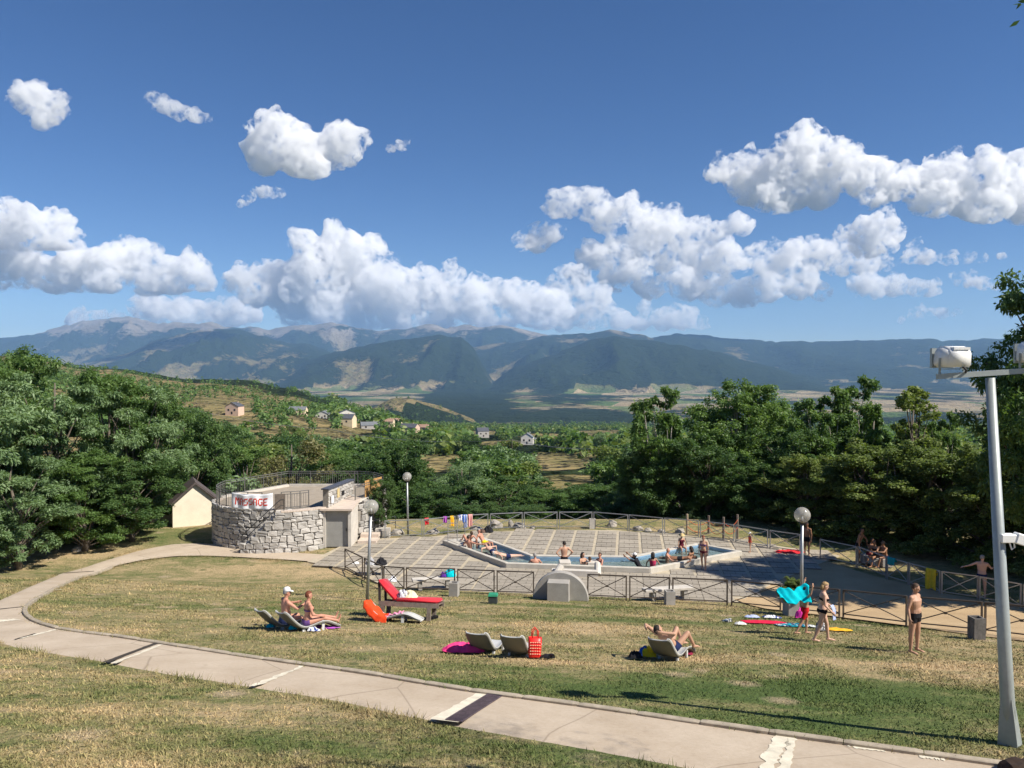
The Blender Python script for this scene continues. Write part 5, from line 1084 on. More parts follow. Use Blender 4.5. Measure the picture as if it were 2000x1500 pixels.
# ================================================================ LOUNGERS, TOWELS, BAGS
m_shell = mat('lounger_plastic', (.52, .52, .50), .45, .08, 4, bump=.05)
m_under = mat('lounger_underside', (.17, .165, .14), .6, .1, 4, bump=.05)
def heading(fx, fy): return math.atan2(-fx, fy)             # local +y turned to (fx, fy)
PROF = [(-.88, .53), (-.86, .55), (-.72, .43), (-.54, .28), (-.38, .165), (-.24, .10), (-.08, .085), (.12, .13), (.34, .20), (.52, .225), (.7, .2), (.92, .12), (1.12, .05)]
def lounger(c, rz, label, group='white plastic sun loungers on the lawn'):
    e = empty('sun_lounger', c, rz, label, 'sun lounger', group); e.scale = (.9, .86, .92); P = np.array(PROF); s = np.r_[0, np.cumsum(np.linalg.norm(np.diff(P, axis=0), axis=1))]; q = np.linspace(0, s[-1], 40); P = np.stack([np.interp(q, s, P[:, i]) for i in (0, 1)], 1)
    for _ in range(2): P[1:-1] = .25 * P[:-2] + .5 * P[1:-1] + .25 * P[2:]
    xs_ = np.array([-.33, -.325, -.29, -.15, 0, .15, .29, .325, .33]); zo = np.array([.035, .05, .012, 0, -.004, 0, .012, .05, .035]); v = []; f = []; k = len(xs_)
    Tn = np.gradient(P, axis=0); Tn /= np.linalg.norm(Tn, axis=1)[:, None]
    rnd = np.clip(np.minimum(np.arange(40), 39 - np.arange(40)) / 3, 0, 1) ** .5
    for i, (y, z) in enumerate(P):
        nx, nz = -Tn[i, 1], Tn[i, 0]
        for x, o_ in zip(xs_, zo): v.append((x * (.78 + .22 * rnd[i]), y + nx * o_, z + nz * o_))
        if i: f += [((i - 1) * k + j, (i - 1) * k + j + 1, i * k + j + 1, i * k + j) for j in range(k - 1)]
    m = bpy.data.meshes.new('shell'); m.from_pydata(v, [], f); m.materials.append(m_shell); m.materials.append(m_under); sm(m); o = link(bpy.data.objects.new('shell', m), e); md = o.modifiers.new('thickness', 'SOLIDIFY'); md.thickness = .035; md.offset = -1; md.material_offset = 1; md.material_offset_rim = 0
    for y, h in ((-.16, .07), (.5, .25)):
        for s_ in (-1, 1): MB().box((s_ * .24, y, h / 2 - .02), (.05, .09, h)).build('foot', m_shell, e)
    return e
def on(px, py, h=0.0): return gp(px, py, h)
slope_tilt = -math.atan(KS)
def put(e):                                                 # lean a lying thing with the lawn
    R0 = Matrix.Rotation(e.rotation_euler.z, 3, 'Z'); nrm = Vector((KS * .15, KS, 1)).normalized(); q = Vector((0, 0, 1)).rotation_difference(nrm).to_matrix() @ R0; e.rotation_euler = q.to_euler(); return e
LG = [(553, 1226, heading(.72, .70), 'white lounger behind the capped man, leftmost on the lawn'), (594, 1230, heading(.72, .70), 'white lounger behind the red haired woman'), (762, 1212, heading(.99, -.12), 'white lounger half covered by an orange towel'), (952, 1272, heading(.36, .93), 'empty white lounger beside the pink towel'), (1016, 1278, heading(.30, .95), 'empty white lounger beside the red bag'), (1310, 1285, heading(.55, .83), 'white lounger under the sunbathing man')]
LO = []
for px_, py_, h_, lab in LG: LO.append(put(lounger(on(px_, py_), h_, lab)))
# red cushioned wooden lounger
c = on(790, 1206); rl = put(empty('cushioned_lounger', c, heading(.985, -.17), 'wooden lounger with a thick red cushion and raised back', 'sun lounger')); m_redc = mat('red_cushion', (.62, .015, .03), .75, .12, 5, bump=.15, sheen=.2)
MB().box((0, .45, .55), (.68, 1.35, .13)).build('seat_cushion', m_redc, rl, True, .04, 2); MB().box((0, 0, 0), (.68, .82, .13), Matrix.Translation((0, -.50, .82)) @ Matrix.Rotation(-.75, 4, 'X')).build('back_cushion', m_redc, rl, True, .04, 2)
for s in (-1, 1):
    MB().box((s * .31, .2, .42), (.05, 1.9, .14)).build('side_rail', m_oldwood, rl); MB().box((s * .30, .85, .19), (.09, .12, .42)).build('leg', m_oldwood, rl); MB().box((s * .30, -.62, .19), (.09, .12, .42)).build('leg', m_oldwood, rl); MB().bar((s * .28, -.72, .4), (s * .28, -.78, 1.05), .05, .07).build('back_post', mat('black_timber', (.03, .026, .024), .8), rl)
for i in range(9): MB().box((0, -.6 + i * .21, .46), (.6, .12, .025)).build('slat', m_oldwood, rl)

def fabric(name, *cols, scale=6.0, kind='noise'):
    if name in _M: return _M[name]
    m, t, b = nodes(name); v = obj_(t)
    if len(cols) == 1: c = ramp_(t, noise_(t, v, 9, 4), [(.3, [x * .82 for x in cols[0]]), (.7, [min(1, x * 1.1) for x in cols[0]])])
    else:
        if kind == 'stripe': w = nd(t, 'ShaderNodeTexWave'); w.inputs['Scale'].default_value = scale; w.inputs['Distortion'].default_value = .6; t.links.new(v, w.inputs[0]); k = w.outputs['Fac']
        else: k = noise_(t, v, scale, 2, .5, 1.2)
        st = [(.30 + .4 * i / max(1, len(cols) - 1), c_) for i, c_ in enumerate(cols)]; c = ramp_(t, k, st); c.node.color_ramp.interpolation = 'CONSTANT' if kind == 'noise' else 'EASE'
    t.links.new(c, b.inputs['Base Color']); b.inputs['Roughness'].default_value = .9; b.inputs['Specular IOR Level'].default_value = .15; bump_(t, b, noise_(t, v, 60, 3), .2, .004); _M[name] = m; return m
FB = {'pink': fabric('pink_cloth', (.92, .06, .24)), 'orange': fabric('orange_cloth', (.80, .075, .02)), 'lpink': fabric('pale_pink_cloth', (.75, .30, .45)), 'purple': fabric('purple_cloth', (.42, .10, .48)), 'turq': fabric('turquoise_cloth', (.0, .52, .60)), 'yellow': fabric('yellow_cloth', (.75, .56, .02)), 'gold': fabric('gold_cloth', (.78, .42, .03)), 'white': fabric('white_cloth', (.75, .74, .72)), 'red': fabric('red_cloth', (.62, .03, .04)),
      'blue': fabric('blue_cloth', (.03, .12, .45)), 'teal': fabric('teal_cloth', (.02, .30, .32)), 'cream': fabric('cream_cloth', (.72, .66, .45)), 'black': fabric('black_cloth', (.02, .02, .024)), 'mustard': fabric('mustard_towel', (.55, .45, .04)), 'redpat': fabric('red_patterned_cloth', (.62, .02, .06), (.62, .02, .06), (.75, .45, .5), scale=5), 'bluepat': fabric('blue_patterned_cloth', (.0, .35, .45), (.02, .04, .09), (.6, .62, .6), (.6, .1, .05), scale=5),
      'multi': fabric('mixed_cloth', (.7, .7, .72), (.03, .06, .25), (.7, .3, .35), scale=7), 'stripe': fabric('red_striped_cloth', (.65, .08, .08), (.75, .6, .55), scale=9, kind='stripe'), 'bluestripe': fabric('blue_striped_cloth', (.7, .72, .78), (.1, .2, .55), scale=9, kind='stripe')}
def heap(name, px, py, w, d, h, fb, label, cat='towel', group=None, rz=0.0, base=None, bump=1.0, zoff=0.0, seed=None):
    """crumpled cloth or bag lying on the ground: a draped mound with folds"""
    c = base if base is not None else on(px, py); sd = seed if seed is not None else rng.random() * 90; n = 26; g_ = np.linspace(-1, 1, n); X_, Y2 = np.meshgrid(g_, g_)
    sq = np.maximum(np.abs(X_), np.abs(Y2)); rr = np.hypot(X_, Y2); k = np.where(rr > 1e-6, sq / np.maximum(rr, 1e-6), 1); Xr, Yr = X_ * (k * .6 + .4), Y2 * (k * .6 + .4); r = np.hypot(Xr, Yr)
    fold = (fbm(Xr * 2.2 + sd, Yr * 2.2 - sd, 4, 3, True) - .45); edge = 1 + .22 * (fbm(Xr * 1.4 + sd, Yr * 1.4, 3, 9) - .5) * 2
    Zr = h * np.clip(1 - r ** 2, 0, 1) ** .6 * (.62 + .9 * fold * bump) + .012 + .03 * bump * np.clip(fold, 0, 1) * (h > .02)
    V = np.stack([Xr * w / 2 * edge, Yr * d / 2 * edge, np.maximum(Zr, .008)], -1).reshape(-1, 3); ix = np.arange(n * n).reshape(n, n); Q = np.stack([ix[:-1, :-1], ix[:-1, 1:], ix[1:, 1:], ix[1:, :-1]], -1).reshape(-1, 4)
    o = link(bpy.data.objects.new(name, np_mesh(name, V, Q, FB[fb] if isinstance(fb, str) else fb, True))); o.location = c + Vector((0, 0, zoff)); o.rotation_euler = (0, 0, rz); tag(o, label, cat, group)
    if base is None: put(o)
    return o
def drape(name, P0, P1, drop_f, drop_b, fb, label, cat='towel', group=None, waves=5, amp=.03, off=None):
    """cloth hung over the rail from P0 to P1"""
    d = P1 - P0; n = Vector((d.y, -d.x, 0)).normalized(); sd = rng.random() * 9
    def f(u, v):
        s = v * (drop_f + drop_b) - drop_b; fall = abs(s) * (1 + .05 * math.sin(u * 7 + sd)); side = 1 if s > 0 else -1; wv = amp * math.sin(u * waves * 2 + sd) * min(1, abs(s) * 4)
        return P0 + d * (u + .03 * math.sin(v * 6 + sd)) + n * side * (.035 + min(abs(s), .1) * .3 + wv) + Vector((0, 0, .03 - fall))
    return tag(cloth(name, 16, 18, f, FB[fb], None, .012), label, cat, group)
def strap_bag(px, py, w, d, h, fb, label, cat='bag', holes=False):
    c = on(px, py); e = put(empty('bag', c, rng.uniform(-.2, .2), label, cat)); mt = FB[fb] if isinstance(fb, str) else fb; mb = MB(); n = 20; pr = [(.0, 0), (.42, 0), (.47, .05), (.5, h * .6), (.52, h)]
    v = []; f = []
    for r_, z in pr:
        for j in range(n):
            a = 2 * math.pi * j / n; ca, sa = math.cos(a), math.sin(a); q = 1 / max(abs(ca), abs(sa)) ** .6; v.append((ca * q * r_ * w, sa * q * r_ * d, z))
    for i in range(len(pr) - 1): f += [(i * n + j, i * n + (j + 1) % n, (i + 1) * n + (j + 1) % n, (i + 1) * n + j) for j in range(n)]
    o = MB().add(v, f).build('bag_body', mt, e, True); md = o.modifiers.new('t', 'SOLIDIFY'); md.thickness = .012
    for s in (-1, 1): MB().tube([(-.22 * w, s * .5 * d, h), (-.2 * w, s * .55 * d, h + .14), (0, s * .58 * d, h + .2), (.2 * w, s * .55 * d, h + .14), (.22 * w, s * .5 * d, h)], .012, 6).build('handle', mt, e, True)
    if holes:
        for s in range(5):
            for k in range(5): MB().box((-.35 * w + s * .17 * w, -.5 * d - .012, h * (.2 + .14 * k)), (.030, .012, .012)).build('slot', FB['cream'], e)
    return e
def shoe(px, py, rz, mt, label, group, cat='shoe', L_=.27, base=None):
    c = base if base is not None else on(px, py); e = put(empty('shoe', c, rz, label, cat, group)); n = 12; v = []; f = []
    st = [(-.5, .30, .25, .30), (-.4, .36, .30, .34), (-.1, .34, .30, .34), (.15, .38, .32, .22), (.38, .36, .32, .15), (.5, .22, .2, .1)]
    for y, w0, w1, h in st:
        for z, w_ in ((0, w0), (.06, w0), (h * .7, w1), (h, w1 * .55)):
            for s in (-1, 1): v.append((s * w_ / 2 * L_, y * L_, z * L_))
    for i in range(len(st) - 1):
        b0, b1 = i * 8, i * 8 + 8
        for j in (0, 2, 4): f += [(b0 + j, b1 + j, b1 + j + 2, b0 + j + 2), (b0 + j + 3, b1 + j + 3, b1 + j + 1, b0 + j + 1)]
        f.append((b0 + 6, b1 + 6, b1 + 7, b0 + 7))
    f += [(0, 1, 3, 2), (2, 3, 5, 4), (4, 5, 7, 6)] + [tuple(40 + k for k in q) for q in ((0, 2, 3, 1), (2, 4, 5, 3), (4, 6, 7, 5))]
    MB().add(v, f).build('upper', mt, e, True); MB().box((0, 0, .02 * 1), (.36 * L_, L_ * 1.0, .03)).build('sole', m_black, e); return e
heap('towel', 905, 1272, .95, .55, .20, 'pink', 'bright pink towel heaped beside the empty lounger'); strap_bag(1044, 1284, .30, .18, .44, mat('red_plastic', (.75, .02, .015), .4, .1, 4), 'red plastic basket bag beside the empty lounger', holes=True)
shoe(1062, 1285, 1.2, m_black, 'black sandal next to the red basket, left of the pair', 'black sandals by the red basket'); shoe(1073, 1284, .7, m_black, 'black sandal farthest from the red basket', 'black sandals by the red basket')
heap('towel', 628, 1226, .95, .42, .07, 'purple', 'purple towel under the red haired woman'); heap('bag', 612, 1233, .35, .2, .10, 'multi', 'small patterned bundle in front of the purple towel', 'bag'); heap('bag', 528, 1226, .24, .2, .12, 'turq', 'small turquoise bundle behind the leftmost lounger', 'bag'); heap('bag', 571, 1230, .22, .18, .14, 'turq', 'turquoise bundle between the two couple loungers', 'bag')
# orange and pink towels on the covered lounger, bundle on the red lounger
e = LO[2]; Mw = Matrix.LocRotScale(e.location, e.rotation_euler, e.scale); Pq = np.array(PROF); sq_ = np.r_[0, np.cumsum(np.linalg.norm(np.diff(Pq, axis=0), axis=1))]
def on_lounger(u, v, s0, s1, half, sd, amp=.02, over=.0):
    s = s0 + (s1 - s0) * v; y, z = np.interp(s, sq_, Pq[:, 0]), np.interp(s, sq_, Pq[:, 1]); x = (u * 2 - 1) * half; sag = max(0, abs(x) - .33)
    return Mw @ Vector((x - .9 * sag * (1 if x > 0 else -1), y, z + .05 - 1.6 * sag + amp * (math.sin(u * 13 + v * 9 + sd) + math.sin(v * 17 - u * 7 + sd)) + .02))
tag(cloth('towel', 24, 24, lambda u, v: on_lounger(u, v, -.0, 1.0, .50, 1.0, .022), FB['orange']), 'orange towel draped over the lounger back', 'towel'); tag(cloth('towel', 18, 14, lambda u, v: on_lounger(u, v, .95, 1.45, .30, 3.0, .03), FB['lpink']), 'pale pink towel on the lounger seat beside the orange one', 'towel')
Mr = Matrix.LocRotScale(rl.location, rl.rotation_euler, (1, 1, 1)); heap('towel', 0, 0, .55, .40, .22, 'cream', 'cream cloth bundle lying on the red cushion', base=Mr @ Vector((.05, .12, .60))); heap('bag', 0, 0, .38, .34, .24, fabric('grey_white_bag', (.55, .55, .6), (.08, .08, .12), (.7, .7, .7), scale=5), 'grey and white bag leaning on the red back cushion', 'bag', base=Mr @ Vector((.12, -.06, .62)))
shoe(840, 1209, 1.0, m_black, 'dark shoe at the foot of the red lounger, left of two', 'dark shoes by the red lounger'); shoe(847, 1207, 1.3, m_black, 'dark shoe at the foot of the red lounger, right of two', 'dark shoes by the red lounger')
heap('bag', 1240, 1286, .32, .25, .16, 'black', 'small black bag left of the sunbather', 'bag'); heap('bag', 1258, 1282, .28, .25, .24, 'blue', 'blue cloth bundle left of the sunbather', 'bag'); heap('towel', 1267, 1283, .35, .28, .24, 'yellow', 'bright yellow towel against the sunbather lounger'); heap('towel', 1334, 1278, .45, .3, .16, fabric('maroon_cloth', (.22, .02, .05)), 'maroon cloth by the sunbather hip')
# towels and clothes in front of the planter
shoe(1417, 1214, .6, m_white, 'white trainer left of the red towel, first of the pair', 'white trainers on the grass'); shoe(1424, 1213, .2, m_white, 'white trainer left of the red towel, second of the pair', 'white trainers on the grass'); heap('towel', 1446, 1220, .36, .22, .08, 'white', 'small white cloth at the corner of the red towel')
heap('towel', 1492, 1216, 1.45, .75, .05, 'redpat', 'red patterned towel spread on the grass'); heap('towel', 1470, 1206, .5, .3, .08, 'bluestripe', 'pale blue striped cloth above the red towel'); heap('towel', 1508, 1207, .7, .25, .08, 'multi', 'crumpled mixed cloth behind the red towel'); heap('towel', 1552, 1222, 1.3, .75, .05, 'bluepat', 'turquoise and black patterned towel under the boy'); heap('bag', 1564, 1207, .42, .35, .36, fabric('pink_white_bag', (.75, .05, .35), (.75, .7, .72), scale=4), 'pink and white beach bag at the planter', 'bag'); heap('towel', 1638, 1231, .85, .5, .06, 'gold', 'golden yellow towel on the grass right of the woman'); heap('bag', 1604, 1232, .32, .25, .36, fabric('spotted_bag', (.62, .6, .6), (.1, .1, .1), (.62, .6, .6), scale=9), 'pale spotted beach bag behind the walking woman', 'bag')
# bundles around the front fence and bench
def rest(e, y=.0, x=.0, z=.48): M0 = Matrix.LocRotScale(e.location, e.rotation_euler, (1, 1, 1)); return M0 @ Vector((x, y, z))
heap('bag', 0, 0, .5, .4, .34, 'turq', 'turquoise bundle on the concrete bench end', 'bag', base=rest(bench1, 0, .72)); heap('bag', 0, 0, .3, .3, .2, fabric('violet_cloth', (.1, .03, .25)), 'dark violet cloth beside the turquoise bundle', base=rest(bench1, 0, .42))
heap('bag', 0, 0, .5, .4, .34, 'black', 'black backpack on the block bench behind the fence', 'backpack', base=rest(bench3, 0, .2)); heap('bag', 0, 0, .4, .4, .35, fabric('grey_cloth', (.4, .4, .42)), 'grey and white bag left of the black backpack', 'bag', base=rest(bench3, 0, -.3)); heap('towel', 695, 1102, .4, .3, .12, 'white', 'white cloth behind the first fence panel'); heap('ball', 767, 1136, .42, .4, .24, fabric('blue_white_bag', (.75, .76, .8), (.05, .12, .5), scale=3), 'white and blue bag on the paving behind the fence', 'bag')
b_ = pz(953, 1041); heap('bag', 0, 0, .6, .45, .38, 'black', 'black backpack lying at the back fence', 'backpack', base=Vector((b_.x, b_.y, .05))); b_ = pz(945, 1042); heap('bag', 0, 0, .4, .35, .25, fabric('brown_cloth', (.14, .09, .07)), 'brown pouch beside the black backpack at the back fence', 'bag', base=Vector((b_.x - .1, b_.y, .05)))
# cloths on the back rail
def rail(px0, px1, py0, py1=None, z=1.0): a, b_ = gp(px0, py0), gp(px1, py1 or py0); return a + Vector((0, 0, z)), b_ + Vector((0, 0, z))
HG = 'swim things hanging on the back fence'
for x0, x1, y0, y1, df, fb, lab in [(829, 837, 1047, 1046, .38, 'red', 'red cloth hanging on the back rail, leftmost'), (866, 873, 1043, 1043, .36, 'purple', 'purple cloth hanging on the back rail'), (879, 886, 1042, 1041, .62, 'gold', 'orange towel hanging on the back rail'), (895, 903, 1040, 1039, .35, 'multi', 'pink and dark cloth on the back rail by the blue one'), (903, 911, 1039, 1038.5, .45, 'blue', 'blue garment bunched on the back rail'), (905, 912, 1039, 1038.5, .80, 'bluestripe', 'pale blue striped towel below the blue garment'), (914, 922, 1038.5, 1038, .72, 'stripe', 'red striped towel on the back rail, rightmost')]:
    a, b_ = rail(x0, x1, y0, y1); drape('towel' if df > .5 else 'garment', a, b_, df, .2, fb, lab, 'towel' if df > .5 else 'garment', HG)
a, b_ = rail(1809, 1829, 1153, 1158); drape('towel', a, b_, 1.0 - .1, .3, 'mustard', 'mustard yellow towel hanging on the shaded drive fence'); a, b_ = rail(1734, 1749, 1130.5, 1135); drape('towel', a, b_, .35, .2, 'teal', 'teal towel hanging on the shaded drive fence')

# ================================================================ PEOPLE
SK = {k: mat('skin_' + k, c, .55, .10, 5, bump=.05, spec=.35) for k, c in dict(tan=(.46, .265, .175), pale=(.60, .37, .27), red=(.50, .245, .165), brown=(.32, .16, .09)).items()}
HM = {k: mat('hair_' + k, c, .7, .35, 30, bump=.4) for k, c in dict(dark=(.025, .018, .014), brown=(.07, .04, .022), ginger=(.16, .045, .02), blond=(.34, .22, .10), grey=(.30, .28, .26), white=(.70, .68, .63)).items()}
GM = {k: fabric('swim_' + k, c) for k, c in dict(black=(.018, .018, .022), red=(.55, .015, .02), navy=(.02, .03, .09), pink=(.6, .05, .12), yellow=(.75, .55, .02), violet=(.12, .06, .2), maroon=(.12, .015, .03), blue=(.03, .1, .35), white=(.7, .7, .68), coral=(.62, .09, .06)).items()}
_bm = bmesh.new(); bmesh.ops.create_uvsphere(_bm, u_segments=12, v_segments=8, radius=1); SPH_V = np.array([v.co[:] for v in _bm.verts]); SPH_F = [tuple(v.index for v in f.verts) for f in _bm.faces]; _bm.free()
def nv(*a): v = Vector(a); return v.normalized()
STAND = dict(torso=(0, 0, 1), tL=(-.06, .02, -1), sL=(0, -.03, -1), tR=(.06, .02, -1), sR=(0, -.03, -1), uL=(-.22, -.02, -1), fL=(-.06, .15, -1), uR=(.22, -.02, -1), fR=(.06, .15, -1), look=(0, 1, 0), foot=(0, 1, 0))
def pose(**k): d = dict(STAND); d.update(k); return d
SIT = dict(tL=(-.12, 1, .05), sL=(0, .25, -1), tR=(.12, 1, .05), sR=(0, .25, -1))
def person(label, c, rz, h, P, skin='tan', hair='dark', wear=(), fem=False, belly=0.0, anchor='low', voxel=.016, hairlen=0, hat=None, fat=1.0, group=None, face=True, bald=False):
    s = h / 1.75; e = empty('person', c, rz, label, 'person', group); D = {k: Vector(v).normalized() for k, v in P.items()}
    T_ = D['torso']; X_ = Vector(P.get('across', (1, 0, 0))).normalized(); Fw = T_.cross(X_) * -1
    if Fw.length < .1: Fw = Vector((0, 1, 0))
    Fw = X_.cross(T_) * -1 if X_.cross(T_).dot(Vector((0, 1, 0))) < -.01 else X_.cross(T_)
    Fw = T_.cross(X_); Fw.normalize()
    pel = Vector((0, 0, 0)); neck = pel + T_ * .53 * s; chest = pel + T_ * .36 * s; shw = (.165 if fem else .185) * s; hpw = (.092 if fem else .086) * s
    seg = {}; V = []; Fc = []
    def addm(v, f):
        n = sum(len(q) for q in V); V.append(np.array(v)); Fc.extend([tuple(i + n for i in q) for q in f])
    def cap(nm, a, b, ra, rb, k=10):
        a, b = Vector(a), Vector(b); d = (b - a); Ln = max(d.length, 1e-4); d = d / Ln; u = d.orthogonal().normalized(); w = d.cross(u); v = []; f = []; st = []
        for j in range(4): ph = math.pi / 2 * (1 - j / 4); st.append((-ra * math.sin(ph), ra * math.cos(ph) + 1e-4))
        for j in range(4): st.append((Ln * (j / 3), ra + (rb - ra) * j / 3))
        for j in range(1, 5): ph = math.pi / 2 * j / 4; st.append((Ln + rb * math.sin(ph), rb * math.cos(ph) + 1e-4))
        for z, r_ in st:
            for j in range(k): an = 2 * math.pi * j / k; v.append(tuple(a + d * z + (u * math.cos(an) + w * math.sin(an)) * r_))
        for i in range(len(st) - 1): f += [(i * k + j, i * k + (j + 1) % k, (i + 1) * k + (j + 1) % k, (i + 1) * k + j) for j in range(k)]
        f += [tuple(reversed(range(k))), tuple((len(st) - 1) * k + j for j in range(k))]; addm(v, f)
        if nm: seg.setdefault(nm, (a, b, ra, rb))
    def ell(c_, ax, r3):
        addm([tuple(Vector(c_) + ax[0] * (q[0] * r3[0]) + ax[1] * (q[1] * r3[1]) + ax[2] * (q[2] * r3[2])) for q in SPH_V], SPH_F)
    fx = fat
    rings = [(-.10, .10, .085, 0), (-.03, .168 if fem else .158, .118, 0), (.06, .160 if fem else .150, .112, 0), (.17, .122 if fem else .138, .092, .008), (.30, .148 if fem else .165, .108, .012), (.40, .160 if fem else .18, .112, .008), (.475, .125 if fem else .15, .085, -.004), (.525, .062, .058, -.005), (.56, .05, .05, 0)]
    v = []; f = []; k = 16
    for t_, rx, ry, oy in rings:
        g_ = fx if t_ < .45 else 1 + (fx - 1) * .4
        for j in range(k): an = 2 * math.pi * j / k; v.append(tuple(pel + T_ * t_ * s + Fw * oy * s + X_ * math.cos(an) * rx * s * g_ + Fw * math.sin(an) * ry * s * g_))
    for i in range(len(rings) - 1): f += [(i * k + j, i * k + (j + 1) % k, (i + 1) * k + (j + 1) % k, (i + 1) * k + j) for j in range(k)]
    f += [tuple(reversed(range(k))), tuple((len(rings) - 1) * k + j for j in range(k))]; addm(v, f); seg['torso'] = (pel, neck, .14 * s * fx, .13 * s * fx)
    AX = (X_, Fw, T_)
    if fem:
        for q in (-1, 1): ell(chest + X_ * q * .078 * s + Fw * .088 * s - T_ * .02 * s, AX, (.066 * s, .06 * s, .066 * s))
        for q in (-1, 1): ell(pel + X_ * q * .075 * s - Fw * .06 * s - T_ * .05 * s, AX, (.085 * s, .08 * s, .09 * s))
    else:
        for q in (-1, 1): ell(chest + X_ * q * .08 * s + Fw * .07 * s + T_ * .02 * s, AX, (.085 * s, .045 * s, .06 * s))
        for q in (-1, 1): ell(pel + X_ * q * .07 * s - Fw * .05 * s - T_ * .05 * s, AX, (.075 * s, .07 * s, .085 * s))
    if belly: ell(pel + T_ * .13 * s + Fw * .06 * s, AX, (.13 * s, (.06 + belly) * s, .14 * s))
    hd = Vector(D['look']); hup = (T_ * .6 + Vector((0, 0, .4)) if not P.get('flat') else T_).normalized(); hr = hd.cross(hup).normalized(); hup = hr.cross(hd).normalized(); hc = neck + (T_ * .6 + hup * .4).normalized() * .165 * s + hd * .02 * s; HX = (hr, hd, hup)
    cap('neck', neck - T_ * .03 * s, hc - hup * .05 * s, .056 * s, .052 * s)
    ell(hc + hup * .015 * s, HX, (.076 * s, .093 * s, .105 * s)); ell(hc - hup * .055 * s + hd * .022 * s, HX, (.058 * s, .066 * s, .062 * s)); ell(hc - hup * .015 * s + hd * .093 * s, HX, (.014 * s, .02 * s, .026 * s))
    for q in (-1, 1): ell(hc + hr * q * .078 * s - hup * .005 * s, HX, (.012 * s, .02 * s, .03 * s))
    seg['head'] = (hc - hup * .05 * s, hc + hup * .05 * s, .085 * s, .09 * s)
    feet = []
    for sd, q in (('L', -1), ('R', 1)):
        hip = pel + X_ * q * hpw * (1 + (fx - 1) * .5) - T_ * .04 * s; kn = hip + D['t' + sd] * .43 * s; an = kn + D['s' + sd] * .41 * s; lg = 1.06 if fem else 1.0; g_ = 1 + (fx - 1) * .7
        cap('thigh' + sd, hip, kn, .088 * s * lg * g_, .056 * s * g_); cap('shin' + sd, kn, an, .054 * s * g_, .036 * s); bk = -(D['t' + sd] - D['s' + sd] * D['t' + sd].dot(D['s' + sd])); bk = bk.normalized() if bk.length > .3 else -Fw
        ft = Vector(P.get('foot' + sd, P['foot'])).normalized(); ell(kn + D['s' + sd] * .13 * s - ft * .022 * s, (ft.cross(D['s' + sd]).normalized(), ft, D['s' + sd]), (.047 * s, .045 * s, .11 * s))
        cap('foot' + sd, an + D['s' + sd] * .035 * s - ft * .03 * s, an + D['s' + sd] * .05 * s + ft * .14 * s, .036 * s, .026 * s); sdv = ft.cross(D['s' + sd]).normalized()
        for j in range(3): cap(None, an + D['s' + sd] * .052 * s + ft * .12 * s + sdv * (j - 1) * .024 * s, an + D['s' + sd] * .058 * s + ft * .19 * s + sdv * (j - 1) * .024 * s, .018 * s, .012 * s, 6)
        sh = neck - T_ * .065 * s + X_ * q * shw; el = sh + D['u' + sd] * .285 * s; wr = el + D['f' + sd] * .245 * s; ag = .86 if fem else 1.0
        cap('shoulder' + sd, neck - T_ * .05 * s + X_ * q * .05 * s, sh, .058 * s * ag, .062 * s * ag); cap('upper' + sd, sh, el, .054 * s * ag * g_, .040 * s * ag); cap('fore' + sd, el, wr, .041 * s * ag, .027 * s * ag)
        fd = Vector(P.get('hand' + sd, P['f' + sd])).normalized(); ref = Vector(P.get('palm' + sd, (-q, 0, 0.01))); ref = (ref - fd * ref.dot(fd)); ref = ref.normalized() if ref.length > .1 else fd.orthogonal().normalized(); wd = fd.cross(ref).normalized()
        ell(wr + fd * .045 * s, (wd, fd, ref), (.040 * s, .055 * s, .018 * s)); fr_ = max(.0085 * s, voxel * .75)
        for j, (ln, o_) in enumerate(((.072, -.03), (.082, -.010), (.076, .010), (.06, .029))):
            a = wr + fd * .085 * s + wd * o_ * s; b1 = a + (fd + ref * .25).normalized() * ln * .55 * s; b2 = b1 + (fd + ref * .8).normalized() * ln * .5 * s; cap(None, a, b1, fr_, fr_ * .95, 6); cap(None, b1, b2, fr_ * .95, fr_ * .8, 6)
        ths = 1 if wd.dot(Fw) > 0 else -1; a = wr + fd * .03 * s + wd * ths * .032 * s; b1 = a + (fd * .7 + wd * ths * .75 + ref * .3).normalized() * .04 * s; cap(None, a, b1, fr_ * 1.15, fr_, 6); cap(None, b1, b1 + (fd + ref * .5).normalized() * .032 * s, fr_, fr_ * .85, 6)
        seg['hand' + sd] = (wr, wr + fd * .15 * s, .03 * s, .02 * s)
    m0 = bpy.data.meshes.new('body'); m0.from_pydata(np.concatenate(V).tolist(), [], Fc); ob = link(bpy.data.objects.new('body', m0), e)
    md = ob.modifiers.new('r', 'REMESH'); md.mode = 'VOXEL'; md.voxel_size = voxel; md2 = ob.modifiers.new('s', 'SMOOTH'); md2.iterations = 2; md2.factor = .5
    me = bpy.data.meshes.new_from_object(ob.evaluated_get(bpy.context.evaluated_depsgraph_get())); ob.modifiers.clear(); ob.data = me; bpy.data.meshes.remove(m0); me.name = 'body'
    n = len(me.vertices); co = np.empty(n * 3, np.float32); me.vertices.foreach_get('co', co); co = co.reshape(-1, 3); nr_ = np.empty(n * 3, np.float32); me.vertices.foreach_get('normal', nr_); nr_ = nr_.reshape(-1, 3)
    zlow = co[:, 2].min() if anchor == 'low' else 0.0
    names = list(seg); dist = np.empty((len(names), n)); tt = np.empty((len(names), n))
    for i, nm in enumerate(names):
        a, b_, ra, rb = seg[nm]; a_ = np.array(a); ab = np.array(b_ - a); L2 = (ab ** 2).sum(); t_ = ((co - a_) @ ab) / L2; tc = np.clip(t_, 0, 1); dist[i] = np.linalg.norm(co - a_ - tc[:, None] * ab, axis=1) - (ra + (rb - ra) * tc); tt[i] = t_
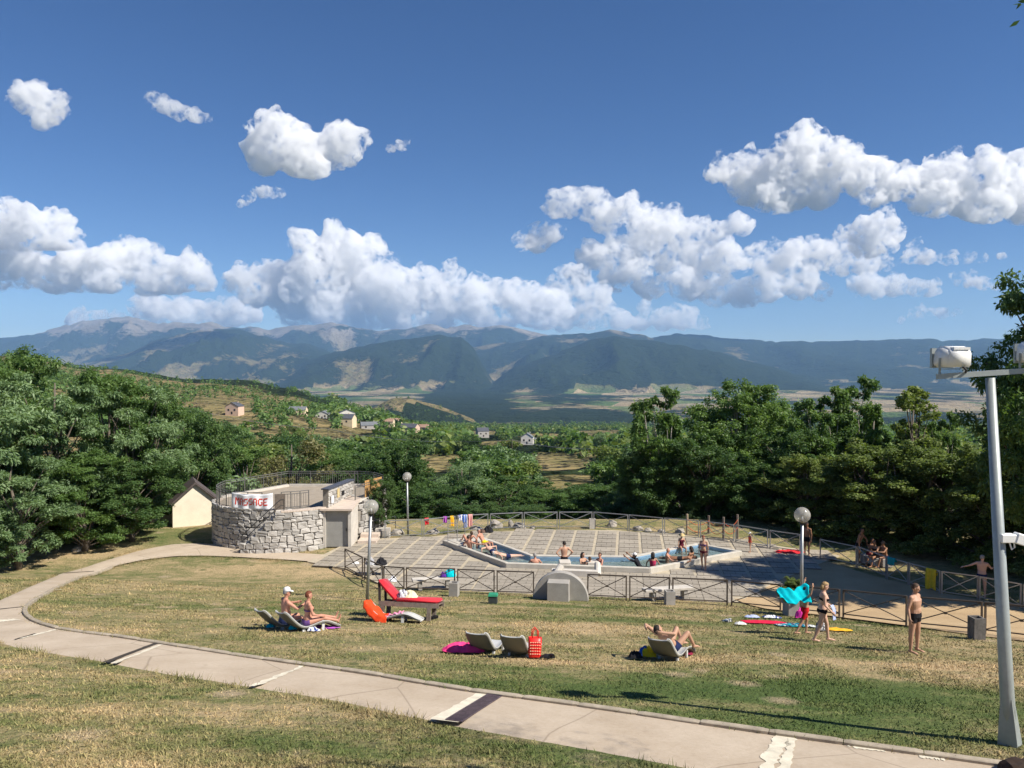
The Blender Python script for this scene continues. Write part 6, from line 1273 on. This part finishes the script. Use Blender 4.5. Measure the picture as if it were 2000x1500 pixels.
    own = dist.argmin(0); tval = tt[own, np.arange(n)]; front = (co - np.array(pel)) @ np.array(Fw)
    me.materials.clear(); me.materials.append(SK[skin]); sm(me)
    polys = np.empty(len(me.loops), np.int32); me.loops.foreach_get('vertex_index', polys); fq = polys.reshape(-1, 4)
    for gname, gmat, rules in wear:
        ok = np.zeros(n, bool)
        for nm, t0, t1, *fr in rules:
            for j, q in enumerate(names):
                if q == nm or (nm in ('thigh', 'upper', 'shoulder') and q[:-1] == nm): ok |= (own == j) & (tval >= t0) & (tval <= t1) & ((front > 0) if fr else True)
        fs = fq[ok[fq].sum(1) >= 3]
        if len(fs) < 6: continue
        use, inv = np.unique(fs, return_inverse=True); gm = np_mesh(gname, co[use] + nr_[use] * (.008 if voxel < .012 else .012) - np.array([0, 0, zlow]), inv.reshape(-1, 4), GM[gmat], True); link(bpy.data.objects.new(gname, gm), e)
    co[:, 2] -= zlow; me.vertices.foreach_set('co', co.ravel()); me.update(); off = Vector((0, 0, -zlow))
    # hair, eyes, mouth
    if not bald:
        bm = bmesh.new(); bmesh.ops.create_icosphere(bm, subdivisions=3, radius=1); dl = []
        for v_ in bm.verts:
            q = v_.co.copy(); keepv = (q.z > .28 and q.y < .80) or (q.y < .12 and q.z > -.35) or (q.y < -.35 and q.z > -.7)
            if not keepv: dl.append(v_)
            k2 = 1 + .07 * (float(vnoise(np.array([q.x * 4 + 3]), np.array([q.y * 4 + q.z * 5]), 5)[0]) - .3); lb = 1.16 if hairlen else 1.06
            v_.co = off + hc + hup * .018 * s + hr * q.x * .083 * s * k2 * lb + hd * (q.y * .100 * s * k2 * lb - .004) + hup * q.z * .113 * s * k2
        bmesh.ops.delete(bm, geom=dl, context='VERTS'); hmh = bpy.data.meshes.new('hair'); bm.to_mesh(hmh); bm.free(); hmh.materials.append(HM[hair]); sm(hmh); ho = link(bpy.data.objects.new('hair', hmh), e)
        if hairlen:
            mb = MB(); b0 = off + hc - hd * .06 * s
            for q in (-.05, 0, .05): mb.tube([b0 + hr * q * s + hup * .03 * s, b0 + hr * q * 1.1 * s - hd * .03 * s - hup * .08 * s, b0 + hr * q * s - hd * .02 * s - hup * hairlen * s], [.045 * s, .045 * s, .018 * s], 8)
            mb.build('hair_length', HM[hair], ho, True)
    if face:
        for q in (-1, 1): o = MB().add([tuple(off + hc + hup * .012 * s + hd * .086 * s + hr * q * .03 * s + hr * p_[0] * .014 * s + hd * p_[1] * .008 * s + hup * p_[2] * .009 * s) for p_ in SPH_V], SPH_F).build('eye', mat('eye_dark', (.02, .015, .012), .3), e, True)
        MB().add([tuple(off + hc - hup * .058 * s + hd * .085 * s + hr * p_[0] * .024 * s + hd * p_[1] * .008 * s + hup * p_[2] * .007 * s) for p_ in SPH_V], SPH_F).build('mouth', mat('lip', (.30, .09, .08), .5), e, True)
    if hat:
        kind_, hm = hat; mb = MB(); Mh = Matrix.Translation(off + hc + hup * .035 * s) @ Matrix((hr, hd, hup)).transposed().to_4x4()
        if kind_ == 'cap':
            mb.lathe([(.096 * s, .0), (.097 * s, .04 * s), (.085 * s, .085 * s), (.05 * s, .11 * s), (.002, .118 * s)], 18, M=Mh); mb.add([(-.075 * s, .07 * s, .005), (.075 * s, .07 * s, .005), (.06 * s, .17 * s, -.02 * s), (-.06 * s, .17 * s, -.02 * s), (-.075 * s, .07 * s, .017), (.075 * s, .07 * s, .017), (.06 * s, .17 * s, -.01 * s), (-.06 * s, .17 * s, -.01 * s)], [(0, 3, 2, 1), (4, 5, 6, 7), (0, 1, 5, 4), (1, 2, 6, 5), (2, 3, 7, 6), (3, 0, 4, 7)], Mh)
        else: mb.lathe([(.20 * s, .0), (.21 * s, .008), (.10 * s, .025 * s), (.09 * s, .09 * s), (.05 * s, .11 * s), (.002, .112 * s)], 20, M=Mh)
        mb.build('hat', hm, e, True)
    return e
TR = lambda m, t=.34: ('swim_trunks', m, [('torso', -.6, .16), ('thigh', -1, t)])
BR = lambda m: ('briefs', m, [('torso', -.6, .08), ('thigh', -1, .10)])
BK = lambda m: ('bikini_bottom', m, [('torso', -.6, .05), ('thigh', -1, .06)])
BT = lambda m: ('bikini_top', m, [('torso', .55, .70)])
SW = lambda m: ('swimsuit', m, [('torso', -.6, .80), ('thigh', -1, .06)])
straw = mat('straw', (.55, .42, .2), .9, .2, 20); capw = FB['white']
FINE = .0105
# standing man in black trunks
person('bare chested man in black trunks standing on the lawn at right', on(1786, 1273), heading(.62, -.78), 1.76, pose(tL=(-.10, .03, -1), tR=(.12, -.05, -1), uL=(-.30, -.15, -1), fL=(-.12, .12, -1), uR=(.34, -.12, -1), fR=(.20, .28, -1), look=(-.15, 1, -.12), torso=(0, -.03, 1)), 'tan', 'brown', [TR('black', .30)], belly=.025, voxel=FINE, fat=1.24)
# walking woman
person('blond woman in a black bikini walking right across the grass', on(1606, 1252), heading(.97, -.22), 1.66, pose(tL=(-.05, .34, -1), sL=(0, .10, -1), tR=(.06, -.20, -1), sR=(0, -.42, -1), uL=(-.2, .12, -1), fL=(.3, .9, -.5), uR=(.22, .05, -1), fR=(.1, .75, -.75), look=(0, 1, -.2), torso=(0, .05, 1)), 'pale', 'blond', [BK('black'), BT('black')], fem=True, belly=.03, voxel=FINE, fat=1.1, hairlen=.12)
# boy
boy = person('boy in red shorts walking with a turquoise towel over his head', on(1572, 1239), heading(.93, .1), 1.42, pose(tL=(-.05, .3, -1), sL=(0, -.05, -1), tR=(.05, -.42, -1), sR=(0, -.6, -1), uL=(-.4, .2, .35), fL=(-.1, .3, .9), uR=(.4, .0, .35), fR=(.2, .1, .9), look=(0, 1, 0)), 'tan', 'dark', [TR('red', .75)], voxel=FINE)
a = at(1580, 1144, on(1572, 1239).y - .12); b_ = at(1519, 1150, a.y)
def tow(u, v): p = a + (b_ - a) * u; return p + Vector((.02 * math.sin(v * 9), .30 * (.35 - v) + .06 * math.sin(u * 8), -.40 * v * (1 - .35 * u) - .07 * math.sin(math.pi * u) + .045 * math.sin(u * 11 + v * 4) + .03 * math.sin(u * 23 + v * 6)))
tag(cloth('towel', 30, 16, tow, FB['turq']), 'turquoise towel flying out behind the boy', 'towel')
a2 = on(1606, 1252) + Vector((.10, -.26, .72)); tag(cloth('towel', 10, 14, lambda u, v: a2 + Vector((.12 * u + .03 * math.sin(v * 5), .10 * u, -.42 * v + .35)) + Vector((.12 * v, 0, 0)), FB['bluestripe']), 'folded striped towel under the walking woman arm', 'towel')
# couple on the two loungers
def on_seat(k, y, z, x=0): e = LO[k]; return Matrix.LocRotScale(e.location, e.rotation_euler, e.scale) @ Vector((x, y, z))
person('man in a white cap sitting on the leftmost lounger, seen from behind', on_seat(0, .02, .26), heading(.80, .60), 1.76, pose(**SIT, torso=(0, .08, 1), uL=(-.5, .55, -.55), fL=(.5, .8, .1), uR=(.45, .6, -.5), fR=(-.4, .85, .2), look=(.35, 1, 0)), 'red', 'grey', [TR('navy')], anchor='pelvis', voxel=.0125, hat=('cap', capw), fat=1.05, belly=.04)
person('woman with short red hair sitting on her lounger, seen from behind', on_seat(1, .10, .27), heading(.86, .50), 1.65, pose(tL=(-.12, 1, .12), sL=(0, 1, -.28), tR=(.12, 1, .16), sR=(0, 1, -.35), torso=(0, .02, 1), uL=(-.3, .3, -.8), fL=(.3, .6, -.6), uR=(.25, .25, -.9), fR=(-.1, .9, -.3), look=(.1, 1, 0), foot=(0, .3, 1)), 'red', 'ginger', [BK('violet'), ('bikini_band', 'violet', [('torso', .50, .60)])], fem=True, anchor='pelvis', voxel=.0125)
# sunbather
person('sunbathing man on his lounger with knees up and hands behind his head', on_seat(5, .10, .30), heading(.75, .66), 1.78, pose(torso=(0, -.74, .67), tL=(-.1, .72, .70), sL=(0, .55, -.9), tR=(.2, .75, .62), sR=(0, .6, -.85), uL=(-.75, -.4, .55), fL=(.6, -.75, .1), uR=(.75, -.4, .55), fR=(-.6, -.75, .1), look=(0, .55, .85), foot=(0, 1, -.2), flat=(1, 0, 0)), 'tan', 'dark', [TR('navy', .25)], anchor='pelvis', voxel=.0125)
# poolside
person('woman in a violet bikini walking beside the right arm of the pool', pz(1374, 1112, .06), heading(-.55, -.82), 1.62, pose(tL=(-.06, .18, -1), tR=(.06, -.15, -1), sR=(0, -.25, -1), look=(.1, 1, -.35)), 'tan', 'ginger', [BK('maroon'), BT('violet')], fem=True, belly=.03, fat=1.08, voxel=.016)
person('small child in a coral swimsuit and white hat near the back fence', pz(1465, 1078, .06), heading(-.9, -.3), 1.02, pose(tL=(-.08, .22, -1), tR=(.08, -.2, -1), uL=(-.3, .2, -1), uR=(.3, -.2, -1)), 'tan', 'brown', [SW('coral')], voxel=.016, hat=('cap', capw))
person('girl in a straw hat sitting on the pool rim with her feet in the water', pz(1331, 1070, RIM_Z) + Vector((0, 0, .10)), heading(.15, -1), 1.38, pose(tL=(-.14, 1, -.1), sL=(0, .2, -1), tR=(.14, 1, -.1), sR=(0, .2, -1), uL=(-.3, .3, -.9), uR=(.3, .3, -.9), look=(0, 1, -.3)), 'tan', 'brown', [SW('maroon')], fem=True, anchor='pelvis', voxel=.016, hat=('straw', straw))
# bathers
def bather(label, px, py, dep, fx, fy, P, **k): b0 = pz(px, py, WZ); return person(label, Vector((b0.x, b0.y, WZ + dep)), heading(fx, fy), k.pop('h', 1.7), P, anchor='pelvis', voxel=.019, group='bathers in the pool', **k)
SQ = dict(tL=(-.2, .8, -.6), sL=(0, -.3, -1), tR=(.2, .8, -.6), sR=(0, -.3, -1))
bather('man standing in the pool with hands on hips, back to the viewer', 1102, 1098, .20, -.2, 1, pose(uL=(-.75, -.25, -.62), fL=(.62, .25, -.7), uR=(.75, -.25, -.62), fR=(-.62, .25, -.7)), h=1.78, skin='tan', hair='dark', wear=[TR('black', .4)])
bather('grey haired man with sunburnt back in the pool by the near rim', 1045, 1101, -.28, -.1, 1, pose(**SQ, uL=(-.6, .3, -.7), uR=(.6, .3, -.7)), skin='red', hair='grey', wear=[TR('navy')], fat=1.12)
bather('woman with black hair in the pool, left of the talking trio', 1138, 1100, -.26, .6, -.8, pose(**SQ, uL=(-.4, .6, -.5), fL=(.2, .8, .3), uR=(.4, .6, -.5), fR=(-.2, .8, .3)), skin='tan', hair='dark', wear=[BT('black')], fem=True, hairlen=.2)
bather('brown haired woman in the pool, middle of the talking trio', 1152, 1105, -.36, -.3, .9, pose(**SQ, uL=(-.6, .2, -.6), uR=(.6, .2, -.6)), skin='tan', hair='brown', wear=[BT('black')], fem=True)
bather('woman in a maroon swimsuit in the pool, right of the talking trio', 1172, 1103, -.20, -.7, -.5, pose(**SQ, uL=(-.4, .5, -.6), fL=(-.1, .9, -.2), uR=(.5, .4, -.6)), skin='red', hair='brown', wear=[SW('maroon')], fem=True, fat=1.12)
bather('woman in pink with her back turned in the right part of the pool', 1275, 1101, -.24, .2, 1, pose(**SQ, uL=(-.45, .4, -.7), uR=(.45, .4, -.7)), skin='tan', hair='dark', wear=[SW('pink')], fem=True, hairlen=.22)
bather('bald man sitting in the right arm of the pool', 1303, 1091, -.26, .95, -.2, pose(**SQ, uL=(-.4, .6, -.6), fL=(.2, .9, -.2), uR=(.4, .6, -.6), fR=(-.2, .9, -.2), look=(0, 1, -.3)), skin='red', wear=[TR('black')], bald=True)
bather('dark haired bather floating flat near the right rim', 1330, 1092, .02, -.9, .3, pose(torso=(0, -1, .12), tL=(-.1, 1, .02), sL=(0, 1, -.1), tR=(.1, 1, .05), sR=(0, 1, -.1), uL=(-1, -.2, .0), fL=(-1, .3, 0), uR=(1, -.2, 0), fR=(1, .3, 0), look=(0, .4, 1), flat=(1, 0, 0)), skin='brown', hair='dark', wear=[TR('black')])
bather('dark haired bather behind the poolside woman, half hidden', 1350, 1086, -.30, -.6, .6, pose(**SQ), skin='brown', hair='dark', fem=True, hairlen=.2, wear=[SW('black')])
bather('person in a dark top bending forward in the pool by the near rim', 1252, 1106, -.12, -.8, .3, pose(torso=(0, .5, .85), tL=(-.1, .3, -1), tR=(.1, .3, -1), uL=(-.3, .9, .2), fL=(-.1, .8, .6), uR=(.3, .9, .2), fR=(.1, .8, .6), look=(0, .9, .3)), skin='brown', hair='dark', wear=[('rash_top', 'black', [('torso', -.6, 1.2), ('upper', -1, 2), ('shoulder', -1, 2)])], hat=('cap', capw))
ledge = WZ + .10
person('sunburnt dark haired man in the left pool arm, one arm stretched out', Vector((*pz(919, 1071, WZ)[:2], WZ - .12)), heading(.5, .9), 1.74, pose(**SQ, torso=(-.15, -.1, 1), uR=(1, .25, -.25), fR=(1, .3, .0), uL=(-.6, .3, -.5)), 'red', 'dark', [TR('black')], anchor='pelvis', voxel=.019, group='bathers in the pool')
person('reclining sunburnt bather on the left pool ledge, head away', Vector((*pz(915, 1060, ledge)[:2], ledge + .12)), heading(-.4, .9), 1.68, pose(torso=(0, -.75, .65), tL=(-.1, .8, .6), sL=(0, .7, -.7), tR=(.1, .9, .35), sR=(0, .85, -.5), uL=(-.5, -.5, -.6), uR=(.5, -.5, -.6), look=(0, 1, .2)), 'red', 'brown', [BK('coral'), BT('coral')], fem=True, anchor='pelvis', voxel=.019, group='bathers in the pool')
person('grey haired person in yellow trunks leaning on the far left pool rim', Vector((*pz(945, 1061, ledge)[:2], ledge + .06)), heading(.9, -.5), 1.66, pose(**SIT, torso=(0, -.55, .8), uL=(-.5, -.2, -.9), uR=(.5, -.2, -.9), look=(0, 1, -.1)), 'red', 'grey', [TR('yellow', .5)], anchor='pelvis', voxel=.019, group='bathers in the pool')
FLT = dict(torso=(0, -.95, .25), tL=(-.06, 1, -.02), sL=(0, 1, -.03), tR=(.06, 1, 0), sR=(0, 1, -.05), look=(0, .5, .85), flat=(1, 0, 0))
bather('white haired floating bather nearest the left rim', 962, 1077, .0, .55, -.8, pose(**FLT, uL=(-.9, .3, .1), uR=(.9, .3, .1)), skin='pale', hair='white', wear=[TR('navy')])
bather('white haired man floating in dark trunks with legs stretched right', 990, 1086, .0, .95, .3, pose(**FLT, uL=(-.9, .1, .0), uR=(.9, .1, .0)), skin='pale', hair='white', wear=[TR('navy')])
# people in the shade on the right
SH = 'people in the shade under the right trees'
def shade(label, px, py, fx, fy, h, P, **k): c = gp(px, py); return person(label, c, heading(fx, fy), h, P, group=SH, voxel=.019, **k)
shade('man standing in deep shade behind the right globe lamp', 1576, 1086, -.7, -.5, 1.72, pose(uR=(.3, .3, -.8)), skin='brown', hair='dark', wear=[TR('black')])
shade('shirtless man leaning on the drive fence near the right edge', 1917, 1166, .5, .8, 1.76, pose(uL=(-.85, .1, -.5), fL=(-.8, .2, -.35), uR=(.45, .4, -.6), fR=(.5, .8, .2), look=(.5, 1, 0)), skin='pale', hair='grey', wear=[BR('navy')], fat=1.1, belly=.05)
shade('standing man at the left end of the group in the shade', 1676, 1099, .6, -.6, 1.74, pose(torso=(0, .25, 1), uL=(-.3, .5, -.6)), skin='brown', hair='dark', wear=[TR('black')])
for lab, px_, py_, fx, fy, wr in [('seated person in the middle of the shaded group', 1697, 1099, .8, -.5, [TR('maroon')]), ('seated person in a dark top in the shaded group', 1711, 1104, -.8, -.4, [SW('black')]), ('rightmost seated person of the shaded group', 1729, 1106, -.9, -.2, [TR('navy')])]:
    shade(lab, px_, py_, fx, fy, 1.68, pose(**SIT, torso=(0, .2, 1), uL=(-.3, .7, -.5), fL=(.1, .9, .1), uR=(.3, .6, -.6), fR=(0, .9, .2)), skin='brown', hair='dark', wear=wr)
for lab, px_, py_ in (('low block seat under the shaded group, left of three', 1695, 1100), ('low block seat under the shaded group, middle of three', 1713, 1105), ('low block seat under the shaded group, right of three', 1731, 1107)):
    c = gp(px_, py_); tag(MB().box((c.x, c.y + .1, .2), (.5, .5, .4)).build('block_seat', m_conc, None, bevel=.02), lab, 'seat', 'block seats in the shade')
c = gp(1548, 1084); heap('towel', 0, 0, 1.5, .7, .12, 'red', 'red towel spread in the shade under the trees', base=Vector((c.x, c.y + .4, .03)))
print('people', round(time.time() - T0, 1))
